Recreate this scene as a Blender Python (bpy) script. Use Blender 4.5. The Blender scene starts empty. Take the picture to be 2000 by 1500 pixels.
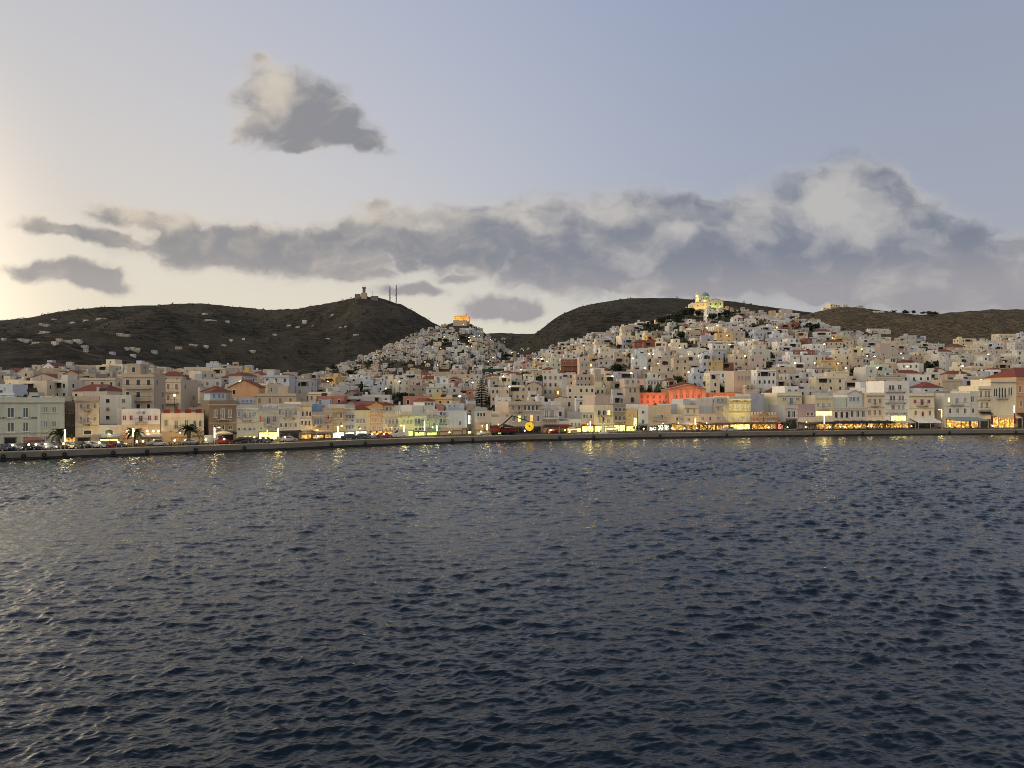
import bpy, math, random
import numpy as np
from math import radians as R_, sin, cos, pi, atan2, sqrt

# ---------------------------------------------------------------- camera, world, sun, exposure
S = bpy.context.scene
C = S.collection
FP, HC, VH, UC = 1540.0, 12.0, 775.0, 1000.0      # focal length in photo pixels, eye height, horizon row, centre column

cam = bpy.data.cameras.new('camera')
cam.sensor_fit = 'HORIZONTAL'; cam.sensor_width = 36.0
cam.lens = 36.0 * FP / 2000.0
cam.shift_y = (VH - 750.0) / 2000.0
cam.clip_start = 0.5; cam.clip_end = 20000
cam_o = bpy.data.objects.new('camera', cam); C.objects.link(cam_o)
cam_o.location = (0, 0, HC); cam_o.rotation_euler = (R_(90), 0, 0)
S.camera = cam_o
S.view_settings.view_transform = 'Standard'; S.view_settings.look = 'None'
S.view_settings.exposure = 0.0; S.view_settings.gamma = 1.0
S.view_settings.use_curve_mapping = False
S.render.engine = 'CYCLES'
S.cycles.max_bounces = 5; S.cycles.diffuse_bounces = 2; S.cycles.glossy_bounces = 2
S.cycles.sample_clamp_indirect = 2.0; S.cycles.sample_clamp_direct = 8.0
S.cycles.use_denoising = True; S.cycles.filter_width = 0.95

SUN_AZ, SUN_EL = -62.0, 5.0                          # west, out of frame on the left, just above the hills
sun = bpy.data.lights.new('sun', 'SUN'); sun.energy = 1.2; sun.angle = R_(70); sun.color = (1.0, 0.83, 0.60)
facade_fill_o = bpy.data.objects.new('sun', sun); C.objects.link(facade_fill_o)
facade_fill_o.rotation_euler = (R_(90 - 22), 0, R_(-62))  # shines from behind-left of the camera, not from the sunset, to brighten the facades
facade_fill_o.location = (-200, 100, 150)

W = bpy.data.worlds.new('World'); S.world = W; W.use_nodes = True
nt = W.node_tree; nt.nodes.clear()

class G:
    """small node-graph helper"""
    def __init__(s, nt): s.nt = nt
    def n(s, t, **kw):
        x = s.nt.nodes.new(t)
        for k, v in kw.items(): setattr(x, k, v)
        return x
    def put(s, sock, v):
        if isinstance(v, bpy.types.NodeSocket): s.nt.links.new(v, sock)
        else: sock.default_value = v
    def m(s, op, a, b=None, c=None, clamp=False):
        x = s.n('ShaderNodeMath', operation=op, use_clamp=clamp)
        s.put(x.inputs[0], a)
        if b is not None: s.put(x.inputs[1], b)
        if c is not None: s.put(x.inputs[2], c)
        return x.outputs[0]
    def vm(s, op, a, b=None):
        x = s.n('ShaderNodeVectorMath', operation=op)
        s.put(x.inputs[0], a)
        if b is not None: s.put(x.inputs[1], b)
        return x.outputs['Value'] if op in ('LENGTH', 'DOT_PRODUCT', 'DISTANCE') else x.outputs[0]
    def mix(s, f, a, b, blend='MIX'):
        x = s.n('ShaderNodeMix', data_type='RGBA', blend_type=blend)
        s.put(x.inputs[0], f); s.put(x.inputs[6], a); s.put(x.inputs[7], b)
        return x.outputs[2]
    def ss(s, x, a, b, lo=0.0, hi=1.0, kind='SMOOTHSTEP'):
        y = s.n('ShaderNodeMapRange', interpolation_type=kind)
        s.put(y.inputs[0], x); s.put(y.inputs[1], a); s.put(y.inputs[2], b); s.put(y.inputs[3], lo); s.put(y.inputs[4], hi)
        return y.outputs[0]
    def noise(s, vec, scale, detail=4, rough=0.55, dist=0.0, col=False):
        y = s.n('ShaderNodeTexNoise')
        s.put(y.inputs['Vector'], vec); y.inputs['Scale'].default_value = scale
        y.inputs['Detail'].default_value = detail; y.inputs['Roughness'].default_value = rough
        y.inputs['Distortion'].default_value = dist
        return y.outputs['Color' if col else 'Fac']
    def ramp(s, f, stops):
        y = s.n('ShaderNodeValToRGB'); e = y.color_ramp.elements
        while len(e) < len(stops): e.new(0.5)
        for k, (p, c) in enumerate(stops): e[k].position = p; e[k].color = (*c, 1)
        s.put(y.inputs[0], f)
        return y.outputs[0]

def lin(r, g, b):
    f = lambda c: (c / 255 / 12.92) if c <= 10 else ((c / 255 + 0.055) / 1.055) ** 2.4
    return (f(r), f(g), f(b))
def lin4(r, g, b): return (*lin(r, g, b), 1.0)

def build_world():
    g = G(nt)
    tc = g.n('ShaderNodeTexCoord').outputs['Generated']
    d = g.vm('NORMALIZE', tc)
    sp = g.n('ShaderNodeSeparateXYZ'); g.put(sp.inputs[0], d)
    x, y, z = sp.outputs
    # twilight air: horizon to zenith
    el = g.m('ARCSINE', z)                                   # radians
    eld = g.m('MULTIPLY', el, 180 / pi)
    el01 = g.ss(eld, 0.0, 60.0, kind='LINEAR')
    air = g.ramp(el01, [(0.0, lin(205, 203, 200)), (0.12, lin(198, 200, 208)), (0.26, lin(186, 194, 214)),
                        (0.46, lin(170, 182, 211)), (1.0, lin(112, 126, 162))])
    # the part of the sky away from the sunset is greyer and darker
    sa = R_(SUN_AZ)
    sund = (sin(sa), cos(sa), 0.03)
    cd = g.vm('DOT_PRODUCT', d, sund)
    ang = g.m('MULTIPLY', g.m('ARCCOSINE', cd), 180 / pi)
    away = g.ss(ang, 48.0, 92.0)
    air = g.mix(g.m('MULTIPLY', away, 0.70), air, g.mix(el01, lin4(164, 168, 178), lin4(122, 138, 172)))
    glow_f = g.ss(ang, 78.0, 12.0)
    low = g.ss(eld, 31.0, -2.0)
    glow = g.m('MULTIPLY', glow_f, g.m('POWER', low, 1.2))
    air = g.mix(g.m('MULTIPLY', glow, 1.0, clamp=True), air, (1.30, 1.06, 0.68, 1))
    warm_f = g.m('MULTIPLY', g.m('MULTIPLY', g.ss(ang, 80.0, 26.0), 0.66), g.ss(eld, 62.0, 24.0))
    air = g.mix(warm_f, air, lin4(216, 210, 204))
    hz = g.m('MULTIPLY', g.ss(eld, 13.0, 1.0), g.ss(ang, 100.0, 55.0))
    air = g.mix(g.m('MULTIPLY', hz, 0.88), air, lin4(238, 230, 208))
    air = g.mix(g.m('MULTIPLY', g.m('POWER', g.ss(ang, 37.0, 0.0, kind='LINEAR'), 2.7), g.ss(eld, 48.0, 3.0)), air, (26.0, 19.5, 12.5, 1))
    # physical sky under it
    sky = g.n('ShaderNodeTexSky', sky_type='NISHITA', sun_disc=False)
    sky.sun_elevation = R_(SUN_EL); sky.sun_rotation = R_(SUN_AZ); sky.altitude = 10
    sky.air_density = 1.0; sky.dust_density = 2.0; sky.ozone_density = 2.0
    phys = g.mix(1.0, sky.outputs[0], (0.10, 0.10, 0.10, 1), 'MULTIPLY')
    air = g.mix(0.12, air, phys)
    # ---- clouds, in direction space: P = (tan azimuth, tan elevation) in hundreds of photo pixels
    ay = g.m('MAXIMUM', g.m('ABSOLUTE', y), 0.02)
    U = g.m('MULTIPLY', g.m('DIVIDE', x, ay), FP / 100); V = g.m('MULTIPLY', g.m('DIVIDE', z, ay), FP / 100)
    cb = g.n('ShaderNodeCombineXYZ'); g.put(cb.inputs[0], U); g.put(cb.inputs[1], V)
    P0 = cb.outputs[0]
    w1 = g.vm('SUBTRACT', g.noise(P0, 0.75, 2, 0.5, col=True), (0.5, 0.5, 0.5))
    w2 = g.vm('SUBTRACT', g.noise(P0, 3.0, 2, 0.5, col=True), (0.5, 0.5, 0.5))
    P = g.vm('ADD', P0, g.vm('MULTIPLY', w1, (1.1, 0.65, 0)))
    P = g.vm('ADD', P, g.vm('MULTIPLY', w2, (0.32, 0.24, 0)))
    blobs = [  # centre column, row, half width, half height, tilt, strength
        (470, 482, 230, 50, -4, 1.0), (300, 428, 140, 27, -6, .95), (120, 450, 110, 21, -8, .82), (230, 470, 120, 22, -10, .8), (390, 462, 150, 30, -6, .9),
        (640, 505, 150, 38, -3, 1.0), (760, 455, 200, 52, 3, 1.05), (960, 465, 210, 70, 3, 1.1), (1150, 470, 200, 90, 2, 1.15),
        (1330, 480, 220, 92, 0, 1.15), (1520, 480, 210, 100, 0, 1.15), (1690, 480, 200, 100, 0, 1.15), (1690, 405, 140, 78, -10, 1.15),
        (1640, 385, 90, 52, 0, 1.05), (1860, 505, 120, 75, -6, 1.1), (1500, 548, 420, 42, 0, 1.0), (1820, 560, 250, 55, 0, 1.05),
        (2150, 560, 220, 75, 0, .95), (1990, 510, 130, 70, 0, .8), (1180, 540, 240, 34, 0, .9),
        (738, 404, 66, 38, -12, .72), (590, 218, 115, 66, -16, 1.15), (530, 240, 75, 48, 0, 1.0), (690, 268, 100, 28, -8, .95),
        (520, 130, 60, 44, -30, .30), (600, 285, 110, 22, 4, .6),
        (140, 540, 125, 30, -5, .95), (200, 548, 60, 26, -8, .9),
        (985, 606, 88, 36, -3, .98), (1030, 612, 50, 24, 0, .7), (690, 530, 110, 34, -5, .85), (800, 572, 75, 20, 0, .75), (780, 505, 60, 30, -30, .75),
        (890, 545, 70, 18, 0, .62), 
        (1240, 560, 130, 26, 0, .7), (1430, 395, 120, 40, 0, .62), (1590, 582, 34, 16, 10, .75),
        (2500, 520, 300, 60, 0, .9), (-500, 500, 300, 40, 0, .8), (3100, 420, 300, 80, 0, .9)]
    dens = None; soft = None
    for (cu, cv, ru, rv, rot, st) in blobs:
        mp = g.n('ShaderNodeMapping', vector_type='TEXTURE')
        g.put(mp.inputs[0], P)
        mp.inputs[1].default_value = ((cu - UC) / 100, (VH - cv) / 100, 0)
        mp.inputs[2].default_value = (0, 0, R_(rot)); mp.inputs[3].default_value = (ru / 100, rv / 100, 1)
        L = g.m('SUBTRACT', st + 0.06, g.vm('LENGTH', mp.outputs[0]))
        dens = L if dens is None else g.m('SMOOTH_MAX', dens, L, 0.22)
    st1 = g.vm('MULTIPLY', P, (1.0, 1.55, 1))
    f1 = g.noise(st1, 1.05, 6, 0.56)
    f1b = g.noise(g.vm('ADD', st1, (0.20, -0.26, 0)), 1.15, 3, 0.45)
    fine = g.noise(st1, 5.0, 4, 0.6)
    nz = g.m('ADD', g.m('MULTIPLY', g.m('SUBTRACT', f1, 0.5), 1.40), g.m('MULTIPLY', g.m('SUBTRACT', fine, 0.5), 0.26))
    tot = g.m('ADD', dens, nz)
    alpha = g.ss(tot, -0.28, 0.34)
    alpha = g.m('MULTIPLY', alpha, g.ss(dens, -0.55, 0.38))
    core = g.ss(g.m('ADD', dens, g.m('MULTIPLY', nz, 0.5)), -0.24, 0.46)
    emb = g.m('MULTIPLY', g.m('SUBTRACT', f1b, f1), 1.25)
    sp2 = g.n('ShaderNodeSeparateXYZ'); g.put(sp2.inputs[0], P)
    bank = g.ss(sp2.outputs[1], (VH - 545) / 100, (VH - 395) / 100)
    top = g.ss(g.m('SUBTRACT', sp2.outputs[1], g.m('MULTIPLY', sp2.outputs[0], 0.9)), (VH - 270) / 100 + 3.6, (VH - 150) / 100 + 4.6)
    litpos = g.mix(g.ss(sp2.outputs[1], (VH - 330) / 100, (VH - 300) / 100), bank, top)
    sunside = g.ss(ang, 85.0, 22.0)
    edge = g.mix(sunside, lin4(187, 185, 184), lin4(220, 206, 186))
    dark = g.mix(sunside, lin4(124, 130, 145), lin4(152, 149, 148))
    lit = g.m('ADD', g.m('ADD', emb, g.m('MULTIPLY', g.m('SUBTRACT', fine, .5), .16)), g.m('MULTIPLY', litpos, 0.30))
    puff = None
    for (cu, cv, ru, rv, rot) in ((1655, 412, 115, 85, 0), (1500, 425, 90, 55, 0), (1060, 412, 110, 40, 5), (1200, 405, 80, 38, 0), (535, 175, 60, 70, -20), (738, 400, 95, 65, 0), (1270, 482, 130, 45, 20), (690, 525, 120, 45, 0), (900, 540, 120, 35, 0), (1780, 540, 120, 40, 0), (1240, 560, 120, 25, 0), (330, 415, 120, 22, 0), (840, 425, 130, 26, 0)):
        mp = g.n('ShaderNodeMapping', vector_type='TEXTURE'); g.put(mp.inputs[0], P)
        mp.inputs[1].default_value = ((cu - UC) / 100, (VH - cv) / 100, 0); mp.inputs[2].default_value = (0, 0, R_(rot)); mp.inputs[3].default_value = (ru / 100, rv / 100, 1)
        L = g.m('SUBTRACT', 1.15, g.vm('LENGTH', mp.outputs[0])); puff = L if puff is None else g.m('MAXIMUM', puff, L)
    lit = g.m('ADD', lit, g.m('MULTIPLY', g.ss(puff, 0.0, 0.75), 0.30))
    mp = g.n('ShaderNodeMapping', vector_type='TEXTURE'); g.put(mp.inputs[0], P); mp.inputs[1].default_value = ((1650 - UC) / 100, (VH - 412) / 100, 0); mp.inputs[3].default_value = (1.15, .85, 1)
    lit = g.m('ADD', lit, g.m('MULTIPLY', g.ss(g.vm('LENGTH', mp.outputs[0]), 1.15, 0.45), 0.22))
    lit = g.ss(g.m('ADD', lit, g.m('MULTIPLY', g.m('SUBTRACT', 1.0, core), 0.55)), -0.05, 0.95)
    ccol = g.mix(lit, dark, edge)
    # undersides near the horizon are thin and pinkish
    pink = g.m('MULTIPLY', g.ss(eld, 10.5, 6.5), 0.45)
    ccol = g.mix(pink, ccol, lin4(190, 180, 176))
    full = g.mix(g.m('MULTIPLY', alpha, 0.97), air, ccol)
    # the unseen sky behind the viewer is brightened and warmed to light the facades
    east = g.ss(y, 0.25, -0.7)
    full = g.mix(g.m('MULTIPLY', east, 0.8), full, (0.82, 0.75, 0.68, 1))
    # below the horizon: dark sea
    full = g.mix(g.ss(z, 0.0, -0.03), full, (0.05, 0.06, 0.08, 1))
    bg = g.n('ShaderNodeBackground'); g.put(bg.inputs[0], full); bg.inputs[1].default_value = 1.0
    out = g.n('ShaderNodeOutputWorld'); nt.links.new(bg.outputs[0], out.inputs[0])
    W.cycles.sampling_method = 'NONE'
build_world()

# ---------------------------------------------------------------- projection helpers
def zof(v, Y): return HC + (VH - v) * Y / FP
def PT(u, v, Y): return ((u - UC) * Y / FP, Y, zof(v, Y))
def XU(u, Y): return (u - UC) * Y / FP
_rng = np.random.RandomState(7)
_perm = _rng.rand(256, 256)
def vnoise(x, y):
    x = np.asarray(x, float); y = np.asarray(y, float)
    xi = np.floor(x).astype(int); yi = np.floor(y).astype(int)
    fx = x - xi; fy = y - yi
    fx = fx * fx * (3 - 2 * fx); fy = fy * fy * (3 - 2 * fy)
    a = _perm[xi % 256, yi % 256]; b = _perm[(xi + 1) % 256, yi % 256]
    c = _perm[xi % 256, (yi + 1) % 256]; d = _perm[(xi + 1) % 256, (yi + 1) % 256]
    return (a * (1 - fx) + b * fx) * (1 - fy) + (c * (1 - fx) + d * fx) * fy - 0.5
def fbm(x, y, o=5):
    s = 0; a = 1.0
    for k in range(o):
        s = s + a * vnoise(x * 2 ** k + 17.3 * k, y * 2 ** k + 5.1 * k); a *= 0.5
    return s

# ---------------------------------------------------------------- meshes
class MB:
    def __init__(s): s.v = []; s.f = []; s.mi = []
    def face(s, pts, m=0):
        k = len(s.v); s.v += [tuple(p) for p in pts]; s.f.append(tuple(range(k, k + len(pts)))); s.mi.append(m)
    def box(s, x0, x1, y0, y1, z0, z1, m=0, top=None, bottom=True):
        k = len(s.v)
        s.v += [(x0, y0, z0), (x1, y0, z0), (x1, y1, z0), (x0, y1, z0), (x0, y0, z1), (x1, y0, z1), (x1, y1, z1), (x0, y1, z1)]
        fs = [(0, 1, 5, 4), (1, 2, 6, 5), (2, 3, 7, 6), (3, 0, 4, 7)]; ms = [m] * 4
        fs.append((4, 5, 6, 7)); ms.append(m if top is None else top)
        if bottom: fs.append((3, 2, 1, 0)); ms.append(m)
        s.f += [tuple(k + i for i in f) for f in fs]; s.mi += ms
        return s
    def tub(s, x0, x1, y0, y1, z0, z1, rim=0.25, deep=0.7, m=0, floor=None):
        """a box with a parapet: the top is sunk behind a rim"""
        k = len(s.v); fl = m if floor is None else floor
        o = [(x0, y0), (x1, y0), (x1, y1), (x0, y1)]
        i = [(x0 + rim, y0 + rim), (x1 - rim, y0 + rim), (x1 - rim, y1 - rim), (x0 + rim, y1 - rim)]
        s.v += [(*p, z0) for p in o] + [(*p, z1) for p in o] + [(*p, z1) for p in i] + [(*p, z1 - deep) for p in i]
        for a in range(4):
            b = (a + 1) % 4
            s.f += [(k + a, k + b, k + 4 + b, k + 4 + a), (k + 4 + a, k + 4 + b, k + 8 + b, k + 8 + a), (k + 8 + a, k + 8 + b, k + 12 + b, k + 12 + a)]
            s.mi += [m, m, m]
        s.f.append((k + 12, k + 13, k + 14, k + 15)); s.mi.append(fl)
        return s
    def hip(s, x0, x1, y0, y1, z0, h, m=0, over=0.3, ridge=0.35):
        x0 -= over; x1 += over; y0 -= over; y1 += over
        w = x1 - x0; d = y1 - y0; k = len(s.v)
        if w >= d: r = [(x0 + d / 2 * (1 - ridge) , (y0 + y1) / 2), (x1 - d / 2 * (1 - ridge), (y0 + y1) / 2)]
        else: r = [((x0 + x1) / 2, y0 + w / 2 * (1 - ridge)), ((x0 + x1) / 2, y1 - w / 2 * (1 - ridge))]
        s.v += [(x0, y0, z0), (x1, y0, z0), (x1, y1, z0), (x0, y1, z0), (*r[0], z0 + h), (*r[1], z0 + h)]
        f = [(0, 1, 5, 4), (1, 2, 5), (2, 3, 4, 5), (3, 0, 4)] if w >= d else [(0, 1, 4), (1, 2, 5, 4), (2, 3, 5), (3, 0, 4, 5)]
        f.append((3, 2, 1, 0))
        s.f += [tuple(k + i for i in q) for q in f]; s.mi += [m] * 5
        return s
    def gable(s, x0, x1, y0, y1, z0, h, m=0, wall=None, over=0.25):
        """ridge runs away from the viewer (pediment in front)"""
        xm = (x0 + x1) / 2; k = len(s.v)
        X0 = x0 - over; X1 = x1 + over; Y0 = y0 - over; Y1 = y1 + over; zz = z0 - 0.02; t = 0.18
        dz = h * over / (xm - x0)
        pr = [(X0, zz - dz), (xm, zz + h), (X1, zz - dz), (X1, zz - dz + t), (xm, zz + h + t), (X0, zz - dz + t)]
        s.v += [(a, Y0, b) for a, b in pr] + [(a, Y1, b) for a, b in pr]
        f = [(0, 1, 4, 5), (1, 2, 3, 4), (11, 10, 7, 6), (10, 9, 8, 7), (5, 4, 10, 11), (4, 3, 9, 10), (0, 6, 7, 1), (1, 7, 8, 2), (0, 5, 11, 6), (2, 8, 9, 3)]
        s.f += [tuple(k + i for i in q) for q in f]; s.mi += [m] * len(f)
        if wall is not None:
            s.face([(x0, y0, z0), (x1, y0, z0), (xm, y0, z0 + h)], wall); s.face([(x1, y1, z0), (x0, y1, z0), (xm, y1, z0 + h)], wall)
        return s
    def cyl(s, cx, cy, z0, z1, r0, r1=None, n=8, m=0, cap=True):
        r1 = r0 if r1 is None else r1; k = len(s.v)
        for z, r in ((z0, r0), (z1, r1)):
            s.v += [(cx + r * cos(2 * pi * i / n), cy + r * sin(2 * pi * i / n), z) for i in range(n)]
        for i in range(n):
            j = (i + 1) % n; s.f.append((k + i, k + j, k + n + j, k + n + i)); s.mi.append(m)
        if cap: s.f.append(tuple(k + n + i for i in range(n))); s.mi.append(m); s.f.append(tuple(k + n - 1 - i for i in range(n))); s.mi.append(m)
        return s
    def lathe(s, cx, cy, prof, n=12, m=0):
        k = len(s.v); q = len(prof)
        for r, z in prof: s.v += [(cx + r * cos(2 * pi * i / n), cy + r * sin(2 * pi * i / n), z) for i in range(n)]
        for a in range(q - 1):
            for i in range(n):
                j = (i + 1) % n; s.f.append((k + a * n + i, k + a * n + j, k + (a + 1) * n + j, k + (a + 1) * n + i)); s.mi.append(m)
        s.f.append(tuple(k + n - 1 - i for i in range(n))); s.mi.append(m)
        s.f.append(tuple(k + (q - 1) * n + i for i in range(n))); s.mi.append(m)
        return s
    def bar(s, a, b, r, m=0, n=4):
        a = np.array(a, float); b = np.array(b, float); d = b - a; L = np.linalg.norm(d); d = d / L
        t = np.array((0, 0, 1.)) if abs(d[2]) < .9 else np.array((1., 0, 0)); e = np.cross(d, t); e /= np.linalg.norm(e); f = np.cross(d, e)
        k = len(s.v)
        for c, rr in ((a, r), (b, r if not isinstance(r, tuple) else r)):
            s.v += [tuple(c + rr * (e * cos(2 * pi * (i + .5) / n) + f * sin(2 * pi * (i + .5) / n))) for i in range(n)]
        for i in range(n):
            j = (i + 1) % n; s.f.append((k + i, k + j, k + n + j, k + n + i)); s.mi.append(m)
        s.f.append(tuple(k + n + i for i in range(n))); s.mi.append(m); s.f.append(tuple(k + n - 1 - i for i in range(n))); s.mi.append(m)
        return s
    def arch(s, x0, x1, z0, zs, y0, y1, m=0, n=8):
        """solid round-headed panel, from z0 to spring zs then a half circle"""
        r = (x1 - x0) / 2; xm = (x0 + x1) / 2
        o = [(x0, z0), (x1, z0)] + [(xm + r * cos(pi * i / n), zs + r * sin(pi * i / n)) for i in range(n + 1)]
        k = len(s.v); q = len(o)
        s.v += [(a, y0, b) for a, b in o] + [(a, y1, b) for a, b in o]
        s.f.append(tuple(k + i for i in range(q))); s.mi.append(m)
        for i in range(q):
            j = (i + 1) % q; s.f.append((k + j, k + i, k + q + i, k + q + j)); s.mi.append(m)
        return s
    def mesh(s, name, mats):
        me = bpy.data.meshes.new(name); me.from_pydata(s.v, [], s.f)
        for m in (mats if isinstance(mats, (list, tuple)) else [mats]): me.materials.append(m)
        if any(s.mi): me.polygons.foreach_set('material_index', s.mi)
        me.update(); return me
    def obj(s, name, mats, parent=None, loc=None, rz=0.0, kind=None):
        return mk(name, s.mesh(name, mats), parent, loc, rz, kind)
def mk(name, me, parent=None, loc=None, rz=0.0, kind=None, scale=None):
    o = bpy.data.objects.new(name, me); C.objects.link(o)
    if parent is not None: o.parent = parent
    if loc is not None: o.location = loc
    if rz: o.rotation_euler = (0, 0, rz)
    if scale is not None: o.scale = scale
    if kind: o['kind'] = kind
    return o
def tag(o, label, cat, group=None):
    o['label'] = label; o['category'] = cat
    if group: o['group'] = group
    return o
def empty(name, loc, rz=0.0): return mk(name, None, None, loc, rz)
def copy_tree(o, parent=None):
    c = o.copy(); C.objects.link(c)
    if parent is not None: c.parent = parent
    for ch in o.children: copy_tree(ch, c)
    return c

# ---------------------------------------------------------------- materials
MATS = {}
def base_mat(name, rough=0.8):
    m = bpy.data.materials.new(name); m.use_nodes = True
    b = m.node_tree.nodes['Principled BSDF']; b.inputs['Roughness'].default_value = rough
    b.inputs['Specular IOR Level'].default_value = 0.25
    return m, G(m.node_tree), b
def plaster(name, c, var=0.42, stain=0.28):
    if name in MATS: return MATS[name]
    m, g, b = base_mat('plaster_' + name, 0.9)
    geo = g.n('ShaderNodeNewGeometry').outputs['Position']
    oi = g.n('ShaderNodeObjectInfo').outputs['Random']
    n1 = g.noise(g.vm('MULTIPLY', geo, (0.25, 0.25, 0.12)), 1.0, 5, 0.6)
    n2 = g.noise(g.vm('MULTIPLY', geo, (1.6, 1.6, 0.22)), 1.0, 4, 0.6)     # rain streaks
    dirt = g.m('MULTIPLY', g.ss(n2, 0.48, 0.72), stain)
    val = g.m('ADD', 1.0 - var / 2, g.m('MULTIPLY', g.m('ADD', g.m('MULTIPLY', n1, 0.6), g.m('MULTIPLY', oi, 0.4)), var))
    cc = g.n('ShaderNodeCombineColor'); [g.put(cc.inputs[i], val) for i in range(3)]
    col = g.mix(1.0, (*c, 1), cc.outputs[0], 'MULTIPLY')
    col = g.mix(dirt, col, (c[0] * .45, c[1] * .42, c[2] * .38, 1))
    g.put(b.inputs['Base Color'], col)
    MATS[name] = m; return m
def flat(name, c, rough=0.7, metal=0.0, var=0.25, scale=1.5):
    if name in MATS: return MATS[name]
    m, g, b = base_mat(name, rough); b.inputs['Metallic'].default_value = metal
    geo = g.n('ShaderNodeNewGeometry').outputs['Position']
    n1 = g.noise(geo, scale, 4, 0.6)
    g.put(b.inputs['Base Color'], g.mix(n1, (*[x * (1 - var) for x in c], 1), (*[min(1, x * (1 + var)) for x in c], 1)))
    MATS[name] = m; return m
def glow(name, c, st, var=0.0, scale=1.0, lo=.36, hi=.62):
    """something that is lit: a lamp, a lit shop window"""
    if name in MATS: return MATS[name]
    m, g, b = base_mat(name, 0.4)
    b.inputs['Base Color'].default_value = (*[min(.8, x) for x in c], 1)
    if var:
        geo = g.n('ShaderNodeNewGeometry').outputs['Position']
        n1 = g.noise(geo, scale, 5, 0.65)
        g.put(b.inputs['Emission Color'], g.mix(g.ss(n1, lo, hi), (*[x * (1 - var) for x in c], 1), (*c, 1)))
    else: b.inputs['Emission Color'].default_value = (*c, 1)
    b.inputs['Emission Strength'].default_value = st
    MATS[name] = m; return m
def tile_mat(name, c):
    if name in MATS: return MATS[name]
    m, g, b = base_mat(name, 0.85)
    geo = g.n('ShaderNodeNewGeometry').outputs['Position']
    n1 = g.noise(geo, 2.5, 4, 0.7)
    wv = g.n('ShaderNodeTexWave', wave_type='BANDS', bands_direction='X'); g.put(wv.inputs[0], geo); wv.inputs[1].default_value = 3.0; wv.inputs[2].default_value = 1.0
    col = g.mix(n1, (*[x * .55 for x in c], 1), (*[min(1, x * 1.35) for x in c], 1))
    g.put(b.inputs['Base Color'], col)
    bp = g.n('ShaderNodeBump'); bp.inputs[0].default_value = 0.6; bp.inputs[1].default_value = 0.05; g.put(bp.inputs['Height'], wv.outputs[1]); g.put(b.inputs['Normal'], bp.outputs[0])
    MATS[name] = m; return m

# ================================================================ THE LAND
I = lambda pairs: (np.array([p[0] for p in pairs], float), np.array([p[1] for p in pairs], float))
def ip(pairs, u): return np.interp(u, pairs[0], pairs[1])
QUAY = I([(-900, 118), (-300, 137), (0, 149), (240, 160.7), (540, 177.5), (780, 198), (1020, 215), (1260, 228), (1500, 238), (1750, 248), (2000, 253), (2400, 258), (3200, 262)])
STREET = I([(-900, 15), (0, 14), (600, 14), (1000, 15), (1500, 18), (2000, 19), (3200, 19)])
QZ = 1.45
def quay(u): return ip(QUAY, u)
def bline(u): return ip(QUAY, u) + ip(STREET, u)

RIDGE = I([(-1500, 700), (-700, 660), (-300, 640), (0, 626), (50, 622), (100, 613), (150, 605), (190, 600), (250, 598), (300, 595), (350, 593), (400, 592), (450, 597),
           (500, 602), (540, 604), (580, 602), (620, 595), (660, 587), (690, 581), (710, 578), (735, 580), (760, 587), (782, 593), (800, 603), (830, 620),
           (850, 632), (880, 645), (920, 652), (980, 649), (1010, 651), (1060, 653), (1150, 665), (1300, 690), (3500, 740)])
RIDGE_R = I([(-1500, 2400), (0, 2500), (500, 2450), (700, 2200), (850, 2350), (960, 2600), (3500, 2600)])
RIDGE_F = I([(-1500, 700), (200, 740), (640, 1380), (850, 1450), (1000, 1450), (3500, 1450)])
EAST = I([(800, 800), (940, 720), (1000, 676), (1030, 660), (1045, 651), (1060, 640), (1080, 624), (1100, 612), (1130, 599), (1170, 590), (1220, 583),
           (1270, 580), (1320, 581), (1370, 585), (1420, 588), (1470, 592), (1520, 600), (1560, 607), (1620, 615), (1700, 622), (2000, 640), (2600, 660), (3500, 700)])
ANO = I([(480, 800), (560, 756), (600, 742), (650, 722), (700, 703), (760, 678), (800, 657), (850, 640), (885, 630), (918, 630), (940, 645), (960, 660), (985, 678), (1010, 698), (1040, 730), (1080, 800)])
VRO = I([(900, 800), (950, 735), (1000, 715), (1060, 694), (1120, 673), (1200, 650), (1250, 638), (1300, 622), (1350, 611), (1380, 609), (1420, 609), (1450, 614), (1500, 620), (1560, 622),
         (1600, 634), (1650, 652), (1700, 664), (1760, 672), (1820, 682), (1900, 680), (1960, 668), (2000, 663), (2200, 655), (2600, 655), (3500, 700)])
VRO_R = I([(900, 700), (1000, 780), (1200, 860), (1380, 900), (1560, 880), (1700, 760), (1900, 700), (2600, 700), (3500, 700)])
BRO = I([(1380, 700), (1480, 640), (1540, 622), (1580, 613), (1620, 604), (1645, 598), (1680, 600), (1720, 606), (1760, 610), (1800, 614), (1840, 612), (1880, 607), (1940, 604), (2000, 603), (2300, 598), (2700, 610), (3500, 650)])
BRO_R = I([(1380, 1050), (1640, 1080), (1800, 1000), (2000, 1050), (3500, 1100)])
LT = [(150, 1.45), (195, 2.0), (250, 6.5), (300, 11), (420, 19.5), (470, 20.5), (600, 17), (800, 22), (5000, 30)]
MT = [(150, 1.45), (258, 1.6), (300, 4), (450, 12.5), (600, 19), (850, 27), (1200, 32), (5000, 30)]
RT = [(150, 1.45), (282, 1.6), (300, 3), (450, 6), (900, 20), (5000, 30)]
def hill(u, Y, sk, R, F, zf, p=1.0, back=0.30):
    zr = zof(ip(sk, u), R)
    t = np.clip((Y - F) / (R - F), 0, 1)
    fr = zf + (zr - zf) * t ** p
    fr = np.where(Y < F, zf - (F - Y) * 0.6, fr)
    return np.where(Y <= R, fr, zr - (Y - R) * back)
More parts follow.
